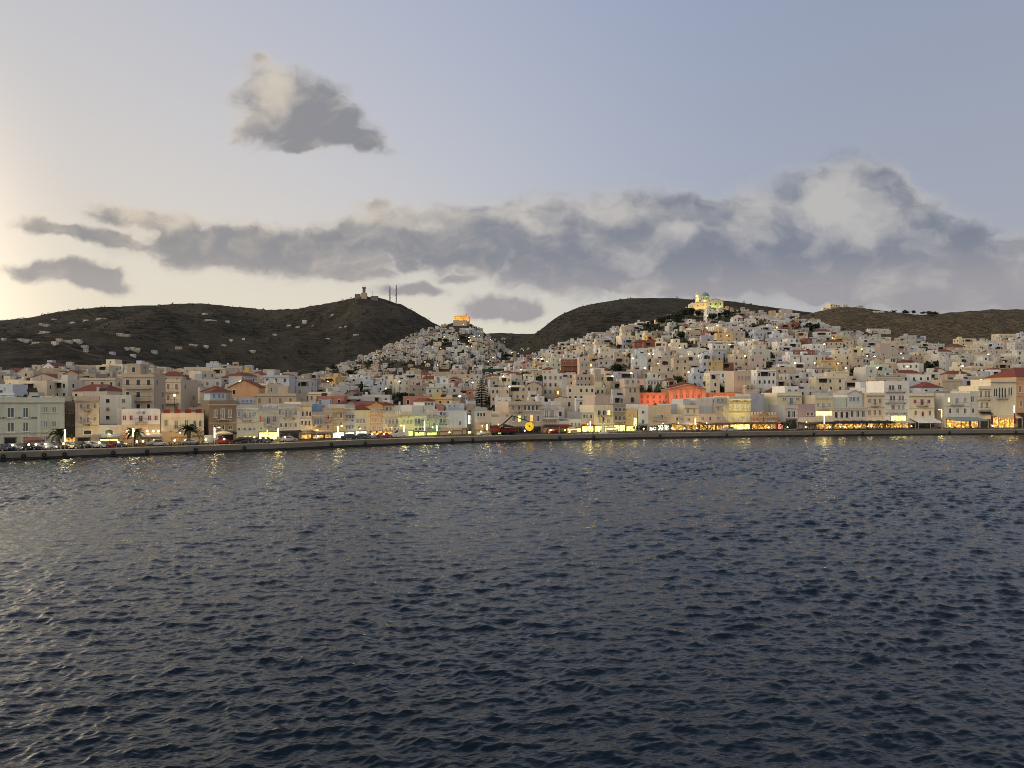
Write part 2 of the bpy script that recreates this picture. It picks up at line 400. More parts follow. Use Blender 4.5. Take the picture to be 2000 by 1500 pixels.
def land(u, Y, which=False):
    u = np.asarray(u, float); Y = np.asarray(Y, float)
    X = (u - UC) * Y / FP
    lt = np.interp(Y, *I(LT)); mt = np.interp(Y, *I(MT)); rt = np.interp(Y, *I(RT))
    a = np.clip((u - 500) / 180, 0, 1); b = np.clip((u - 960) / 120, 0, 1)
    base = (lt * (1 - a) + mt * a) * (1 - b) + rt * b
    far = np.clip((Y - 400) / 800, 0, 1)
    gul = fbm(X / 260, Y / 260, 5)
    Rm = ip(RIDGE_R, u); Fm = ip(RIDGE_F, u); tm = np.clip((Y - Fm) / (Rm - Fm), 0, 1)
    mo = hill(u, Y, RIDGE, Rm, Fm, 22.0, 1.15, 0.4) + gul * 70 * np.clip(4 * tm * (1 - tm), 0, 1) + fbm(X / 40, Y / 40, 3) * 5 * np.clip(4 * tm * (1 - tm), 0, 1) + fbm(X / 24, Y / 90, 3) * 2.2 * (tm > .2)
    te = np.clip((Y - 1150) / 750, 0, 1)
    ea = hill(u, Y, EAST, 1900.0, 1150.0, 22.0, 1.1, 0.4) + gul * 45 * np.clip(4 * te * (1 - te), 0, 1) + fbm(X / 30, Y / 90, 3) * 2.0 * (te > .2)
    an = hill(u, Y, ANO, 1350.0, 840.0, 27.0, 0.95, 0.45)
    vr = hill(u, Y, VRO, ip(VRO_R, u), 284.0, 2.0, 0.94, 0.25)
    Rb = ip(BRO_R, u); tb = np.clip((Y - 640) / (Rb - 640), 0, 1)
    br = hill(u, Y, BRO, Rb, 640.0, 25.0, 1.0, 0.25) + fbm(X / 70, Y / 70, 4) * 10 * np.clip(4 * tb * (1 - tb), 0, 1) + fbm(X / 14, Y / 50, 3) * 1.2 * (tb > .2)
    br = np.where(u < 1480, -50, br)
    st = np.stack([base, mo, an, vr, br, ea]); z = st.max(0)
    if which: return z, st.argmax(0)
    return z
def land1(u, Y): return float(land(np.array([u]), np.array([Y]))[0])
def land_xy(X, Y): return land1(UC + X * FP / Y, Y)
_Yg = np.concatenate([np.arange(165, 700, 3.0), np.arange(700, 1600, 8.0), np.arange(1600, 2800, 20.0)])
def find_Y(u, v, hgt=0.0, y0=None, y1=2750):
    """first depth along column u where a thing hgt tall standing on the land reaches row v"""
    z = land(np.full_like(_Yg, u), _Yg); vv = VH - (z + hgt - HC) * FP / _Yg
    lo = bline(u) + 13 if y0 is None else y0
    ok = np.where((_Yg >= lo) & (_Yg <= y1) & (vv <= v))[0]
    return float(_Yg[ok[0]]) if len(ok) else None

def hill_mat():
    m, g, b = base_mat('scrub_hillside', 1.0)
    b.inputs['Specular IOR Level'].default_value = 0.05
    geo = g.n('ShaderNodeNewGeometry'); pos = geo.outputs['Position']
    n1 = g.noise(pos, 0.004, 6, 0.6); n2 = g.noise(pos, 0.045, 5, 0.65); n3 = g.noise(pos, 0.25, 4, 0.6)
    sp = g.n('ShaderNodeSeparateXYZ'); g.put(sp.inputs[0], pos)
    ter = g.n('ShaderNodeTexWave', wave_type='BANDS', bands_direction='Z'); g.put(ter.inputs[0], pos)
    ter.inputs['Scale'].default_value = 0.045; ter.inputs['Distortion'].default_value = 14; ter.inputs['Detail'].default_value = 3; ter.inputs['Detail Scale'].default_value = 0.25
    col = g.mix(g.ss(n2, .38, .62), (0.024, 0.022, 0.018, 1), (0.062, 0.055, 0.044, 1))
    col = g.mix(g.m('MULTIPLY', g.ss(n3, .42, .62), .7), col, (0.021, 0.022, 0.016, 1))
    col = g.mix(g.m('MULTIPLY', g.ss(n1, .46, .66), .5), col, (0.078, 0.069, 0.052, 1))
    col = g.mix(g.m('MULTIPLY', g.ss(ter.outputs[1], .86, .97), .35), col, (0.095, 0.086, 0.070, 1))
    vo = g.n('ShaderNodeTexVoronoi'); g.put(vo.inputs['Vector'], g.vm('MULTIPLY', g.vm('ADD', pos, g.vm('MULTIPLY', g.noise(pos, .01, 2, .5, col=True), (60, 60, 0))), (1, .55, 0))); vo.inputs['Scale'].default_value = 0.011
    sv = g.n('ShaderNodeSeparateColor'); g.put(sv.inputs[0], vo.outputs['Color'])
    col = g.mix(g.m('MULTIPLY', g.ss(sv.outputs[0], .55, .8), .45), col, (0.075, 0.066, 0.046, 1))       # fields
    # dry brown slope of the near hill on the right (east of the town)
    east = g.m('MULTIPLY', g.ss(sp.outputs[0], 230.0, 420.0), g.ss(sp.outputs[1], 1350.0, 1150.0))
    dry = g.mix(g.ss(n3, .38, .64), (0.055, 0.046, 0.030, 1), (0.165, 0.128, 0.078, 1))
    dry = g.mix(g.m('MULTIPLY', g.ss(n2, .45, .66), .7), dry, (0.052, 0.048, 0.032, 1))
    col = g.mix(east, col, dry)
    # trodden earth and paving between the houses
    town = g.m('MULTIPLY', g.ss(sp.outputs[1], 900.0, 620.0), g.ss(sp.outputs[2], 85.0, 60.0))
    col = g.mix(g.m('MULTIPLY', town, .85), col, g.mix(n3, (0.055, 0.048, 0.038, 1), (0.14, 0.125, 0.10, 1)))
    g.put(b.inputs['Base Color'], col)
    bp = g.n('ShaderNodeBump'); bp.inputs[0].default_value = 0.8; bp.inputs[1].default_value = 3.0; g.put(bp.inputs['Height'], g.m('ADD', n3, g.m('MULTIPLY', n2, 2.0))); g.put(b.inputs['Normal'], bp.outputs[0])
    return m
def build_land():
    us = np.concatenate([np.arange(-1400, -100, 40.), np.arange(-100, 2100, 7.), np.arange(2100, 3400.1, 40.)])
    nr = 330
    yl = np.concatenate([np.linspace(0, 1, nr)])
    ys = np.empty((len(us), nr))
    for i, u in enumerate(us):
        q = quay(u) + 0.9
        ys[i] = q * (3800 / q) ** yl
    UU = np.repeat(us[:, None], nr, 1)
    Z = land(UU.ravel(), ys.ravel()).reshape(UU.shape)
    Z[:, 0] = QZ - 0.004; Z = np.where(ys < (bline(us) - 0.5)[:, None], QZ - 0.03, Z)
    X = (UU - UC) * ys / FP
    v = np.stack([X, ys, Z], -1).reshape(-1, 3)
    n, m = UU.shape
    idx = np.arange(n * m).reshape(n, m)
    f = np.stack([idx[:-1, :-1], idx[1:, :-1], idx[1:, 1:], idx[:-1, 1:]], -1).reshape(-1, 4)
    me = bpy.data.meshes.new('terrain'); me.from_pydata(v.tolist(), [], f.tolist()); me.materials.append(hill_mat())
    me.polygons.foreach_set('use_smooth', [True] * len(me.polygons)); me.update()
    o = mk('terrain', me, kind='structure'); o['label'] = 'dark scrub-covered hills and the ground under the town'
build_land()

# quay: pavement slab, wall face, coping; street
def build_quay():
    us = np.concatenate([np.arange(-900, 3201, 20.)])
    conc = flat('quay_concrete', (0.17, 0.155, 0.13), 0.9, var=0.35, scale=0.6)
    dark = flat('quay_wet_stone', (0.035, 0.036, 0.034), 0.6, var=0.4, scale=0.8)
    pave = flat('street_paving', (0.20, 0.185, 0.165), 0.9, var=0.3, scale=0.5)
    P = [(XU(u, quay(u)), quay(u)) for u in us]; B = [(XU(u, bline(u)), bline(u)) for u in us]
    def strip(mb, A, za, Bp, zb, m=0):
        for i in range(len(A) - 1): mb.face([(*A[i], za), (*A[i + 1], za), (*Bp[i + 1], zb), (*Bp[i], zb)], m)
    def off(A, d):
        o = []
        for i, p in enumerate(A):
            a = A[max(0, i - 1)]; b = A[min(len(A) - 1, i + 1)]; L = sqrt((b[0] - a[0]) ** 2 + (b[1] - a[1]) ** 2)
            o.append((p[0] - (b[1] - a[1]) / L * d, p[1] + (b[0] - a[0]) / L * d))
        return o
    mb = MB(); c1 = off(P, 0.9)
    strip(mb, P, QZ, c1, QZ); mb2 = MB()
    strip(mb, P, 0.38, P, QZ)
    strip(mb, off(P, .0), 0.38, off(P, 0.12), 0.38)
    mb.obj('quay_wall', conc, kind='structure')
    mb = MB(); strip(mb, off(P, 0.12), -1.5, off(P, 0.12), 0.38); mb.obj('quay_foot', dark, kind='structure')
    mb = MB(); strip(mb, off(P, 0.9), QZ - 0.004, off(P, 4.2), QZ - 0.004)
    mb.obj('quay_promenade', flat('promenade_stone', (0.20, 0.18, 0.15), 0.9, var=0.25, scale=0.4), kind='structure')
    mb = MB(); strip(mb, off(P, 4.2), QZ - 0.12, [(b[0], b[1] + 1) for b in B], QZ - 0.12); strip(mb, off(P, 4.2), QZ - 0.12, off(P, 4.2), QZ - 0.004)
    # keep only the road surface; land sits lower still
    mb.obj('street', pave, kind='structure')
build_quay()

# ================================================================ THE SEA
def water_mat():
    m, g, b = base_mat('sea_water', 0.06)
    b.inputs['Base Color'].default_value = (0.001, 0.006, 0.010, 1)
    b.inputs['IOR'].default_value = 1.333; b.inputs['Specular IOR Level'].default_value = 0.5
    geo = g.n('ShaderNodeNewGeometry').outputs['Position']
    p = g.vm('MULTIPLY', geo, (0.65, 1.3, 1.0))
    n0 = g.noise(p, 1.15, 3, 0.6)
    n1 = g.noise(p, 2.6, 3, 0.55); n2 = g.noise(p, 8.0, 3, 0.6)
    h = g.m('ADD', g.m('ADD', g.m('MULTIPLY', n1, 0.042), g.m('MULTIPLY', n2, 0.008)), g.m('MULTIPLY', n0, 0.075))
    bp = g.n('ShaderNodeBump'); bp.inputs[0].default_value = 1.0; bp.inputs[1].default_value = 1.0
    g.put(bp.inputs['Height'], h); g.put(b.inputs['Normal'], bp.outputs[0])
    return m
def build_sea():
    # rows dense near the camera, opening out with distance (only the tessellation; the waves are world-space)
    vs = np.concatenate([np.linspace(3400, 1620, 50, endpoint=False), np.linspace(1620, 1075, 410, endpoint=False)])
    ds = HC * FP / (vs - VH); far = []; q = 61.6
    while q < 300: far.append(q); q += 0.26 + (q - 61) * 0.0016
    ds = np.concatenate([ds, np.array(far)])
    us = np.concatenate([np.linspace(-1100, -120, 50, endpoint=False), np.linspace(-120, 2120, 960, endpoint=False), np.linspace(2120, 3200, 50)])
    UU, DD = np.meshgrid(us, ds)
    X = (UU - UC) * DD / FP; Y = DD.copy(); Z = np.zeros_like(X); dx = np.zeros_like(X); dy = np.zeros_like(X)
    rs = np.random.RandomState(11)
    N = 110
    lam = np.exp(rs.uniform(math.log(0.26), math.log(3.4), N))
    th = R_(-82) + rs.normal(0, 0.85, N)            # travel direction: towards the camera, a little to the right
    ph = rs.uniform(0, 2 * pi, N)
    k = 2 * pi / lam
    slope = 0.030 * np.where(lam < 1.0, 1.0, (1.0 / lam) ** 0.7) * np.where(lam < 1.0, 0.85, 1.0)
    step = DD * 2.2 / FP
    stepy = np.where(DD > 61.5, 0.26 + (DD - 61) * 0.0016, DD * DD / (HC * FP) * 1.35)
    boost = 1.0 + 0.75 * np.clip((DD - 35) / 65, 0, 1)     # longer waves stand in for the ripples too small to mesh out there
    gust = np.clip(1.0 + 0.75 * fbm(X / 22, Y / 34, 3) * 1.4, .45, 1.7)
    for i in range(N):
        kx, ky = k[i] * cos(th[i]), k[i] * sin(th[i])
        # fade a component once the rows are too coarse to carry it
        res = np.clip((lam[i] - 1.0 * (abs(sin(th[i])) * stepy + abs(cos(th[i])) * step)) / (0.8 * lam[i]), 0, 1)
        a = slope[i] / k[i] * res * gust * boost
        p = kx * X + ky * Y + ph[i]
        sp_, cp_ = np.sin(p), np.cos(p)
        Z += a * sp_; dx += a * cp_ * cos(th[i]) * 0.9; dy += a * cp_ * sin(th[i]) * 0.9
    X2 = X + dx; Y2 = Y + dy
    v = np.stack([X2, Y2, Z], -1).reshape(-1, 3)
    n, m = X.shape; idx = np.arange(n * m).reshape(n, m)
    f = np.stack([idx[:-1, :-1], idx[:-1, 1:], idx[1:, 1:], idx[1:, :-1]], -1).reshape(-1, 4)
    me = bpy.data.meshes.new('sea')
    me.vertices.add(len(v)); me.vertices.foreach_set('co', v.ravel())
    me.loops.add(f.size); me.loops.foreach_set('vertex_index', f.ravel().astype(np.int32))
    me.polygons.add(len(f)); me.polygons.foreach_set('loop_start', np.arange(0, f.size, 4, dtype=np.int32))
    me.polygons.foreach_set('use_smooth', np.ones(len(f), dtype=bool))
    me.materials.append(water_mat()); me.update(calc_edges=True)
    o = mk('sea', me, kind='structure'); o['label'] = 'choppy dark blue harbour water'
build_sea()

# ================================================================ PALETTE AND COMMON PIECES
PAL = {'white': (.68, .67, .63), 'offwhite': (.57, .55, .49), 'greywhite': (.46, .455, .44), 'bluewhite': (.48, .52, .57), 'lilacgrey': (.42, .42, .48), 'grey': (.36, .36, .35),
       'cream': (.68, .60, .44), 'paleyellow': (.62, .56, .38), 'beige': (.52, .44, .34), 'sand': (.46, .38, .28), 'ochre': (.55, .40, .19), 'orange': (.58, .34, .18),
       'pink': (.50, .41, .345), 'salmon': (.46, .22, .17), 'brick': (.26, .11, .075), 'brown': (.27, .20, .14), 'stone': (.33, .28, .22), 'palegreen': (.52, .56, .46), 'mauve': (.34, .28, .30), 'blue': (.22, .33, .45)}
WORD = {'white': 'white', 'offwhite': 'off-white', 'greywhite': 'pale grey', 'bluewhite': 'bluish-white', 'lilacgrey': 'lilac-grey', 'grey': 'grey', 'cream': 'cream', 'paleyellow': 'pale yellow', 'beige': 'beige',
        'sand': 'sand-coloured', 'ochre': 'ochre', 'orange': 'orange-tan', 'pink': 'pale pink', 'salmon': 'salmon-red', 'brick': 'brick-red', 'brown': 'brown', 'stone': 'stone-brown', 'palegreen': 'pale green', 'mauve': 'mauve', 'blue': 'blue'}
def PL(c): return plaster(c, PAL[c])
GLASS = flat('window_glass', (0.022, 0.024, 0.028), 0.12, var=0.4, scale=0.7)
GLASS.node_tree.nodes['Principled BSDF'].inputs['Specular IOR Level'].default_value = 0.5
FRAME_W = flat('white_joinery', (.62, .61, .58), 0.6, var=.12)
FRAME_S = flat('stone_surround', (.42, .37, .30), 0.85, var=.15)
IRON = flat('dark_iron', (.03, .03, .032), 0.5, var=.2)
ROOFTILE = tile_mat('red_roof_tile', (.20, .065, .04))
ROOFGREY = flat('flat_roof_screed', (.36, .35, .33), 0.95, var=.3, scale=.6)
WOODM = flat('timber', (.12, .07, .04), .7)
PANES = {'k': GLASS, 'g': flat('green_shutter', (.10, .15, .12), .6), 'r': flat('red_shutter', (.19, .03, .03), .6), 'b': flat('brown_shutter', (.22, .15, .09), .6), 't': flat('teal_shutter', (.07, .12, .13), .5),
         'y': flat('grey_shutter', (.24, .25, .26), .6), 'l': flat('blue_shutter', (.10, .20, .30), .5),
         'w': glow('lit_room', (1.0, .62, .22), 2.2, .5, 1.4), 'o': glow('lit_room_orange', (1.0, .45, .16), 1.8, .5, 1.4)}
SHOPM = {'ly': glow('lit_shop_yellow', (1.0, .80, .22), 3.6, .8, 2.0), 'lo': glow('lit_shop_orange', (1.0, .52, .12), 2.0, .95, 1.3, .44, .66), 'lw': glow('lit_shop_white', (.95, 1.0, .72), 2.2, .8, 2.0), 'lr': glow('lit_shop_red', (1.0, .28, .22), 2.0, .6, 1.1),
         'lg': glow('lit_shop_green', (.72, 1.0, .22), 2.0, .8, 2.0), 'dk': GLASS}
BULB = glow('lamp_warm', (1.0, .78, .40), 6); BULBW = glow('lamp_white', (1.0, .93, .78), 5); STRIP = glow('lamp_strip', (1.0, .80, .30), 3.2)
_cache = {}
def cached(key, fn):
    if key not in _cache: _cache[key] = fn()
    return _cache[key]
def win_frame(fm, arch=False):
    def f():
        mb = MB()
        if not arch:
            mb.box(-.5, -.38, -.10, 0, 0, 1); mb.box(.38, .5, -.10, 0, 0, 1); mb.box(-.38, .38, -.10, 0, .93, 1); mb.box(-.38, .38, -.10, 0, 0, .07)
            mb.box(-.04, .04, -.07, 0, .07, .93); mb.box(-.62, .62, -.20, 0, -.07, -.001)
        else:
            n = 8; q = []
            for r, zs in ((.5, .70), (.38, .70)):
                o = [(-r, 0)] + [(-r * cos(pi * i / n), zs + (r * sin(pi * i / n)) * .6) for i in range(n + 1)] + [(r, 0)]
                q.append(o)
            A, B = q
            for i in range(len(A) - 1):
                for y in (-.10,): mb.face([(A[i][0], y, A[i][1]), (B[i][0], y, B[i][1]), (B[i + 1][0], y, B[i + 1][1]), (A[i + 1][0], y, A[i + 1][1])][::-1])
                mb.face([(A[i][0], -.1, A[i][1]), (A[i + 1][0], -.1, A[i + 1][1]), (A[i + 1][0], 0, A[i + 1][1]), (A[i][0], 0, A[i][1])][::-1])
                mb.face([(B[i][0], -.1, B[i][1]), (B[i + 1][0], -.1, B[i + 1][1]), (B[i + 1][0], 0, B[i + 1][1]), (B[i][0], 0, B[i][1])])
            mb.box(-.62, .62, -.20, 0, -.07, -.001)
        return mb.mesh('window', fm)
    return cached(('wf', fm.name, arch), f)
def win_pane(st, arch=False):
    def f():
        mb = MB()
        if arch: mb.arch(-.38, .38, .01, .68, -.035, 0, n=8); mb.v = [(x, y, z if z < .68 else .68 + (z - .68) * .62) for x, y, z in mb.v]
        elif st in 'grbtyl': mb.box(-.38, -.045, -.05, 0, .07, .93); mb.box(.045, .38, -.05, 0, .07, .93)
        else: mb.box(-.38, -.045, -.03, 0, .07, .93); mb.box(.045, .38, -.03, 0, .07, .93)
        return mb.mesh('pane', PANES[st])
    return cached(('wp', st, arch), f)
def win_far(st, fm):
    def f():
        mb = MB(); mb.box(-.5, .5, -.035, 0, 0, 1, 0, bottom=False); mb.box(-.38, .38, -.06, -.034, .08, .92, 1, bottom=False)
        return mb.mesh('window', [fm, PANES[st]])
    return cached(('wx', st, fm.name), f)
def railing(w, dep, h=1.0, m=None, n=None):
    mb = MB(); n = n or max(3, int(w / .45))
    for (a, b) in (((0, -dep), (w, -dep)), ((0, -dep), (0, 0)), ((w, -dep), (w, 0))):
        mb.bar((*a, h), (*b, h), .035); mb.bar((*a, .12), (*b, .12), .02)
    for i in range(n + 1): mb.bar((w * i / n, -dep, .0), (w * i / n, -dep, h), .016, n=3)
    return mb

# ================================================================ THE SEAFRONT
class Front:
    """a facade standing on the building line between two columns; loc() turns a facade point into local metres"""
    def __init__(s, u0, u1, back=0.0, z0=None):
        s.z0 = QZ - 0.12 if z0 is None else z0
        y0, y1 = bline(u0) + back, bline(u1) + back
        s.a = np.array((XU(u0, y0), y0)); s.b = np.array((XU(u1, y1), y1)); s.w = float(np.linalg.norm(s.b - s.a)); s.e = (s.b - s.a) / s.w
        s.rz = atan2(s.e[1], s.e[0]); s.loc0 = (s.a[0], s.a[1], s.z0)
    def loc(s, u, v):
        k = (u - UC) / FP; ex, ey = s.e; q = (k * s.a[1] - s.a[0]) / (ex - k * ey); t = s.a[1] + q * ey
        return float(q), float(HC + (VH - v) * t / FP - s.z0)
ALLB = []      # footprint boxes in the photo, for finding which hillside houses can be seen
def add_win(root, x, z, w, h, st, fm=FRAME_W, y=0.0, rz=0.0, sub=True):
    arch = st[0] == 'a'; s_ = st[-1]
    o = mk('window', win_frame(fm, arch), root, (x, y, z), rz, scale=(w, 1, h))
    mk('pane', win_pane(s_, arch), o)
    return o
def shop(root, F, u0, u1, v0, v1, st, y=0.0):
    x0, z1 = F.loc(u0, v0 - (3 if u0 > 1000 else 1)); x1, z0 = F.loc(u1, v1); z0 = max(.1, z0); x0 = max(.15, x0); x1 = min(F.w - .15, x1)
    if x1 - x0 < .6 or z1 - z0 < .6: return
    n = max(1, int((x1 - x0) / 2.4 + .5)); mb = MB(); pw = (x1 - x0) / n
    for i in range(n + 1): mb.box(x0 + i * pw - .08, x0 + i * pw + .08, -.14, 0, z0, z1)
    mb.box(x0 - .12, x1 + .12, -.22, 0, z1, z1 + .28); mb.box(x0 - .08, x1 + .08, -.16, 0, max(.0, z0 - .1), z0)
    o = mb.obj('shop_front', flat('shop_joinery', (.16, .12, .09), .6), root)
    for i in range(n):
        q = MB(); q.box(x0 + i * pw + .081, x0 + (i + 1) * pw - .081, -.04, 0, z0 + .001, z1 - .001); q.obj('pane', SHOPM[st], o)
def awning(root, F, u0, u1, v0, v1, dep, col, fr=.25):
    x0, z1 = F.loc(u0, v0); x1, z0 = F.loc(u1, v1); z0 = max(z0, 2.1); z1 = max(z1, z0 + .35)
    mb = MB(); t = .05
    mb.face([(x0, 0, z1), (x0, -dep, z0), (x1, -dep, z0), (x1, 0, z1)]); mb.face([(x0, 0, z1 - t), (x1, 0, z1 - t), (x1, -dep, z0 - t), (x0, -dep, z0 - t)])
    mb.face([(x0, -dep, z0), (x0, -dep, z0 - fr), (x1, -dep, z0 - fr), (x1, -dep, z0)]); mb.face([(x0, -dep + .01, z0), (x1, -dep + .01, z0), (x1, -dep + .01, z0 - fr), (x0, -dep + .01, z0 - fr)])
    mb.face([(x0, 0, z1), (x0, 0, z1 - t), (x0, -dep, z0 - t), (x0, -dep, z0)]); mb.face([(x1, 0, z1), (x1, -dep, z0), (x1, -dep, z0 - t), (x1, 0, z1 - t)])
    o = mb.obj('awning', col, root)
    if dep > 2.2:
        n = max(2, int((x1 - x0) / 3.5) + 1)
        for i in range(n):
            x = x0 + .1 + (x1 - x0 - .2) * i / (n - 1); q = MB(); q.bar((x, -dep + .05, 0), (x, -dep + .05, z0 - .02), .05); q.obj('awning_post', FRAME_W, o)
CAN = {'w': flat('canvas_white', (.62, .62, .60), .9, var=.1), 'k': flat('canvas_dark', (.03, .03, .035), .9), 'r': flat('canvas_red', (.22, .03, .03), .9), 'g': flat('canvas_green', (.12, .34, .10), .9), 'c': flat('canvas_cream', (.60, .50, .34), .9),
       'b': flat('canvas_navy', (.03, .05, .09), .9), 't': flat('canvas_slate', (.22, .27, .30), .9), 'n': flat('canvas_brown', (.14, .08, .05), .9)}
def bld(label, u0, u1, vtop, col, rows=(), balc=(), shops=(), awn=(), dep=10.0, back=0.0, roof=None, corn=True, fm=None, course=(), upper=(), parapet=None, ground=None, sign=(), name='seafront_building', cat='building', group='seafront buildings', ped=None):
    F = Front(u0, u1, back); um = (u0 + u1) / 2
    H = F.loc(um, vtop)[1]; w = F.w
    root = empty(name, F.loc0, F.rz); tag(root, label, cat, group)
    fm = fm or FRAME_W; wm = PL(col)
    mb = MB()
    if roof in ('hip', 'gable'): mb.box(0, w, 0, dep, -.3, H)
    else: mb.tub(0, w, 0, dep, -.3, H, .3, .8, 0, 1)
    mb.obj('wall', [wm, ROOFGREY], root)
    if ground:                       # lower storey in another render
        gv, gc = ground; gz = F.loc(um, gv)[1]
        MB().box(-.03, w + .03, -.05, .3, -.2, gz).obj('ground_storey', PL(gc), root)
    if corn:
        q = MB(); q.box(-.12, w + .12, -.42, .2, H - 1.02, H - .86); q.box(-.06, w + .06, -.26, .1, H - 1.2, H - 1.021); q.obj('cornice', FRAME_S if col in ('beige', 'sand', 'stone', 'ochre', 'orange', 'brown', 'cream') else PL('offwhite'), root)
    for cv in course:
        z = F.loc(um, cv)[1]; MB().box(-.04, w + .04, -.16, .05, z - .12, z + .10).obj('string_course', FRAME_S, root)
    if roof == 'hip': MB().hip(0, w, 0, dep, H, max(1.6, min(w, dep) * .22)).obj('roof', ROOFTILE, root)
    if roof == 'gable': MB().gable(0, w, 0, dep, H, min(w * .22, 2.6), 0, 1).obj('roof', [ROOFTILE, wm], root)
    if ped:                          # small pediment over part of the front
        a, b, pv = ped; xa, _ = F.loc(a, vtop); xb, _ = F.loc(b, vtop); zt = F.loc((a + b) / 2, pv)[1]
        MB().gable(xa, xb, -.25, 6, H, max(.8, zt - H), 0, 1).obj('pediment', [FRAME_S, wm], root)
    for (us, v0, v1, wp, st) in rows:
        for u in us:
            x, z1 = F.loc(u, v0); _, z0 = F.loc(u, v1); ww = wp * F.a[1] / FP * 1.12
            z0 = max(z0, .1)
            if st[-1] in 'wo': o = add_win(root, x, z0, ww, z1 - z0, st, fm)
            else: o = add_win(root, x, z0, ww, z1 - z0, st, fm)
    for (a, b, v) in balc:
        x0, z = F.loc(a, v); x1, _ = F.loc(b, v)
        o = MB().box(x0, x1, -1.05, 0, z - .14, z).obj('balcony', FRAME_S, root)
        rl = railing(x1 - x0, 1.0, 1.0); rl.v = [(x + x0, y, zz + z) for x, y, zz in rl.v]; rl.obj('railing', IRON, o)
        for xx in (x0 + .3, x1 - .3): MB().box(xx - .09, xx + .09, -.7, 0, z - .5, z - .141).obj('bracket', FRAME_S, o)
    for a in shops: shop(root, F, *a)
    for a in awn: awning(root, F, *a[:5], CAN[a[5]])
    for (a, b, vt, c, kind, wins) in upper:       # set-back storey on the roof
        xa, zt = F.loc(a, vt); xb, _ = F.loc(b, vt); xa = max(xa, .1); xb = min(xb, w - .1)
        up = MB(); sb = 1.6
        if kind == 'hip': up.box(xa, xb, sb, dep - .5, H - .85, zt)
        else: up.tub(xa, xb, sb, dep - .5, H - .85, zt, .2, .4, 0, 1)
        uo = up.obj('upper_storey', [PL(c), ROOFGREY], root)
        if kind == 'hip': MB().hip(xa, xb, sb, dep - .5, zt, max(1.0, (xb - xa) * .13), over=.5).obj('roof', ROOFTILE, uo)
        if kind == 'gable': MB().gable(xa, xb, sb, dep - .5, zt - .0, (xb - xa) * .2, 0, 1).obj('roof', [FRAME_S, PL(c)], uo)
        for (us, v0, v1, wp, st) in wins:
            for u in us:
                x, z1 = F.loc(u, v0); _, z0 = F.loc(u, v1)
                if xa + .3 < x < xb - .3: add_win(root, x, max(z0, H), wp * F.a[1] / FP * 1.1, max(.6, z1 - max(z0, H)), st, fm, sb)
    if parapet:                       # posts or panels along the roof edge
        n, m_, hh = parapet
        for i in range(n):
            x = w * (i + .5) / n; MB().box(x - w / n * .28, x + w / n * .28, .02, .28, H + .002, H + hh).obj('parapet_block', m_, root)
    for (a, b, v0, v1, st) in sign:
        x0, z1 = F.loc(a, v0); x1, z0 = F.loc(b, v1); so = MB().box(x0, x1, -.13, 0, z0, z1).obj('sign_board', CAN[st] if st in CAN else SHOPM[st], root)
    ALLB.append((min(u0, u1), max(u0, u1), vtop, 880, F.a[1]))
    return root, F, H

def lettering(root, F, u0, u1, v0, v1, mat, n, seed=1):
    """a run of illegibly small capitals, kept as small dark strokes at their place"""
    rr = random.Random(seed); mb = MB(); x0, z1 = F.loc(u0, v0); x1, z0 = F.loc(u1, v1); p = (x1 - x0) / n
    for i in range(n):
        if rr.random() < .14: continue
        x = x0 + i * p; k = rr.choice('HIEPO')
        mb.box(x, x + p * .18, -.05, 0, z0, z1)
        if k in 'HO': mb.box(x + p * .52, x + p * .70, -.05, 0, z0, z1)
        if k in 'EPO': mb.box(x + p * .18, x + p * .52, -.05, 0, z1 - (z1 - z0) * .22, z1)
        if k in 'EO': mb.box(x + p * .18, x + p * .52, -.05, 0, z0, z0 + (z1 - z0) * .22)
        if k in 'HP': mb.box(x + p * .18, x + p * .52, -.05, 0, z0 + (z1 - z0) * .42, z0 + (z1 - z0) * .6)
    mb.obj('lettering', mat, root, kind='stuff')

# ---- left to right along the quay
r, F, H = bld('large pale green-white three-storey block with grey-green shutters at the left edge', -48, 126, 776, 'palegreen',
    rows=[((-22, 21), 795, 816, 12, 't'), ((50,), 795, 816, 9, 't'), ((-22, 21), 824, 844, 12, 'g'), ((50,), 824, 843, 9, 'g'), ((50,), 852, 864, 9, 'g'), ((89, 106), 794, 806, 8, 'y'), ((89, 106), 822, 834, 8, 'y'), ((89, 106), 851, 862, 8, 'y')],
    shops=[(9, 31, 857, 880, 'dk')], course=(846,), dep=14)
lettering(r, F, -30, 80, 815, 818, IRON, 46)
F2 = F; MB().box(F.loc(76, 780)[0] - .3, F.loc(76, 780)[0] + .3, -.14, 0, 0, H - 1.3).obj('pilaster', PL('palegreen'), r)
bld('narrow shadowed brown building recessed in the alley behind the palm', 126, 148, 784, 'brown', rows=[((133, 141), 800, 808, 4, 'k'), ((133, 141), 824, 832, 4, 'k')], back=5, corn=False, shops=[(128, 147, 856, 870, 'lo')])
bld('beige three-storey house with small central balconies and an arched fanlight', 147, 194, 774, 'beige',
    rows=[((158, 186), 789, 797, 5, 'b'), ((172,), 788, 800, 6, 'b'), ((158, 186), 813, 822, 5, 'b'), ((172,), 813, 826, 6, 'b'), ((171,), 840, 848, 15, 'ak')], balc=[(165, 179, 802), (165, 179, 827)], course=(833,), shops=[(152, 176, 857, 872, 'dk')])
bld('low grey-white single-storey building with one half-round window and a lit shop', 194, 238, 830, 'greywhite', rows=[((213,), 839, 848, 15, 'ak')], shops=[(180, 231, 859, 872, 'ly'), (195, 232, 859, 872, 'ly')], awn=[(196, 232, 852, 857, 2.0, 't')], corn=False)
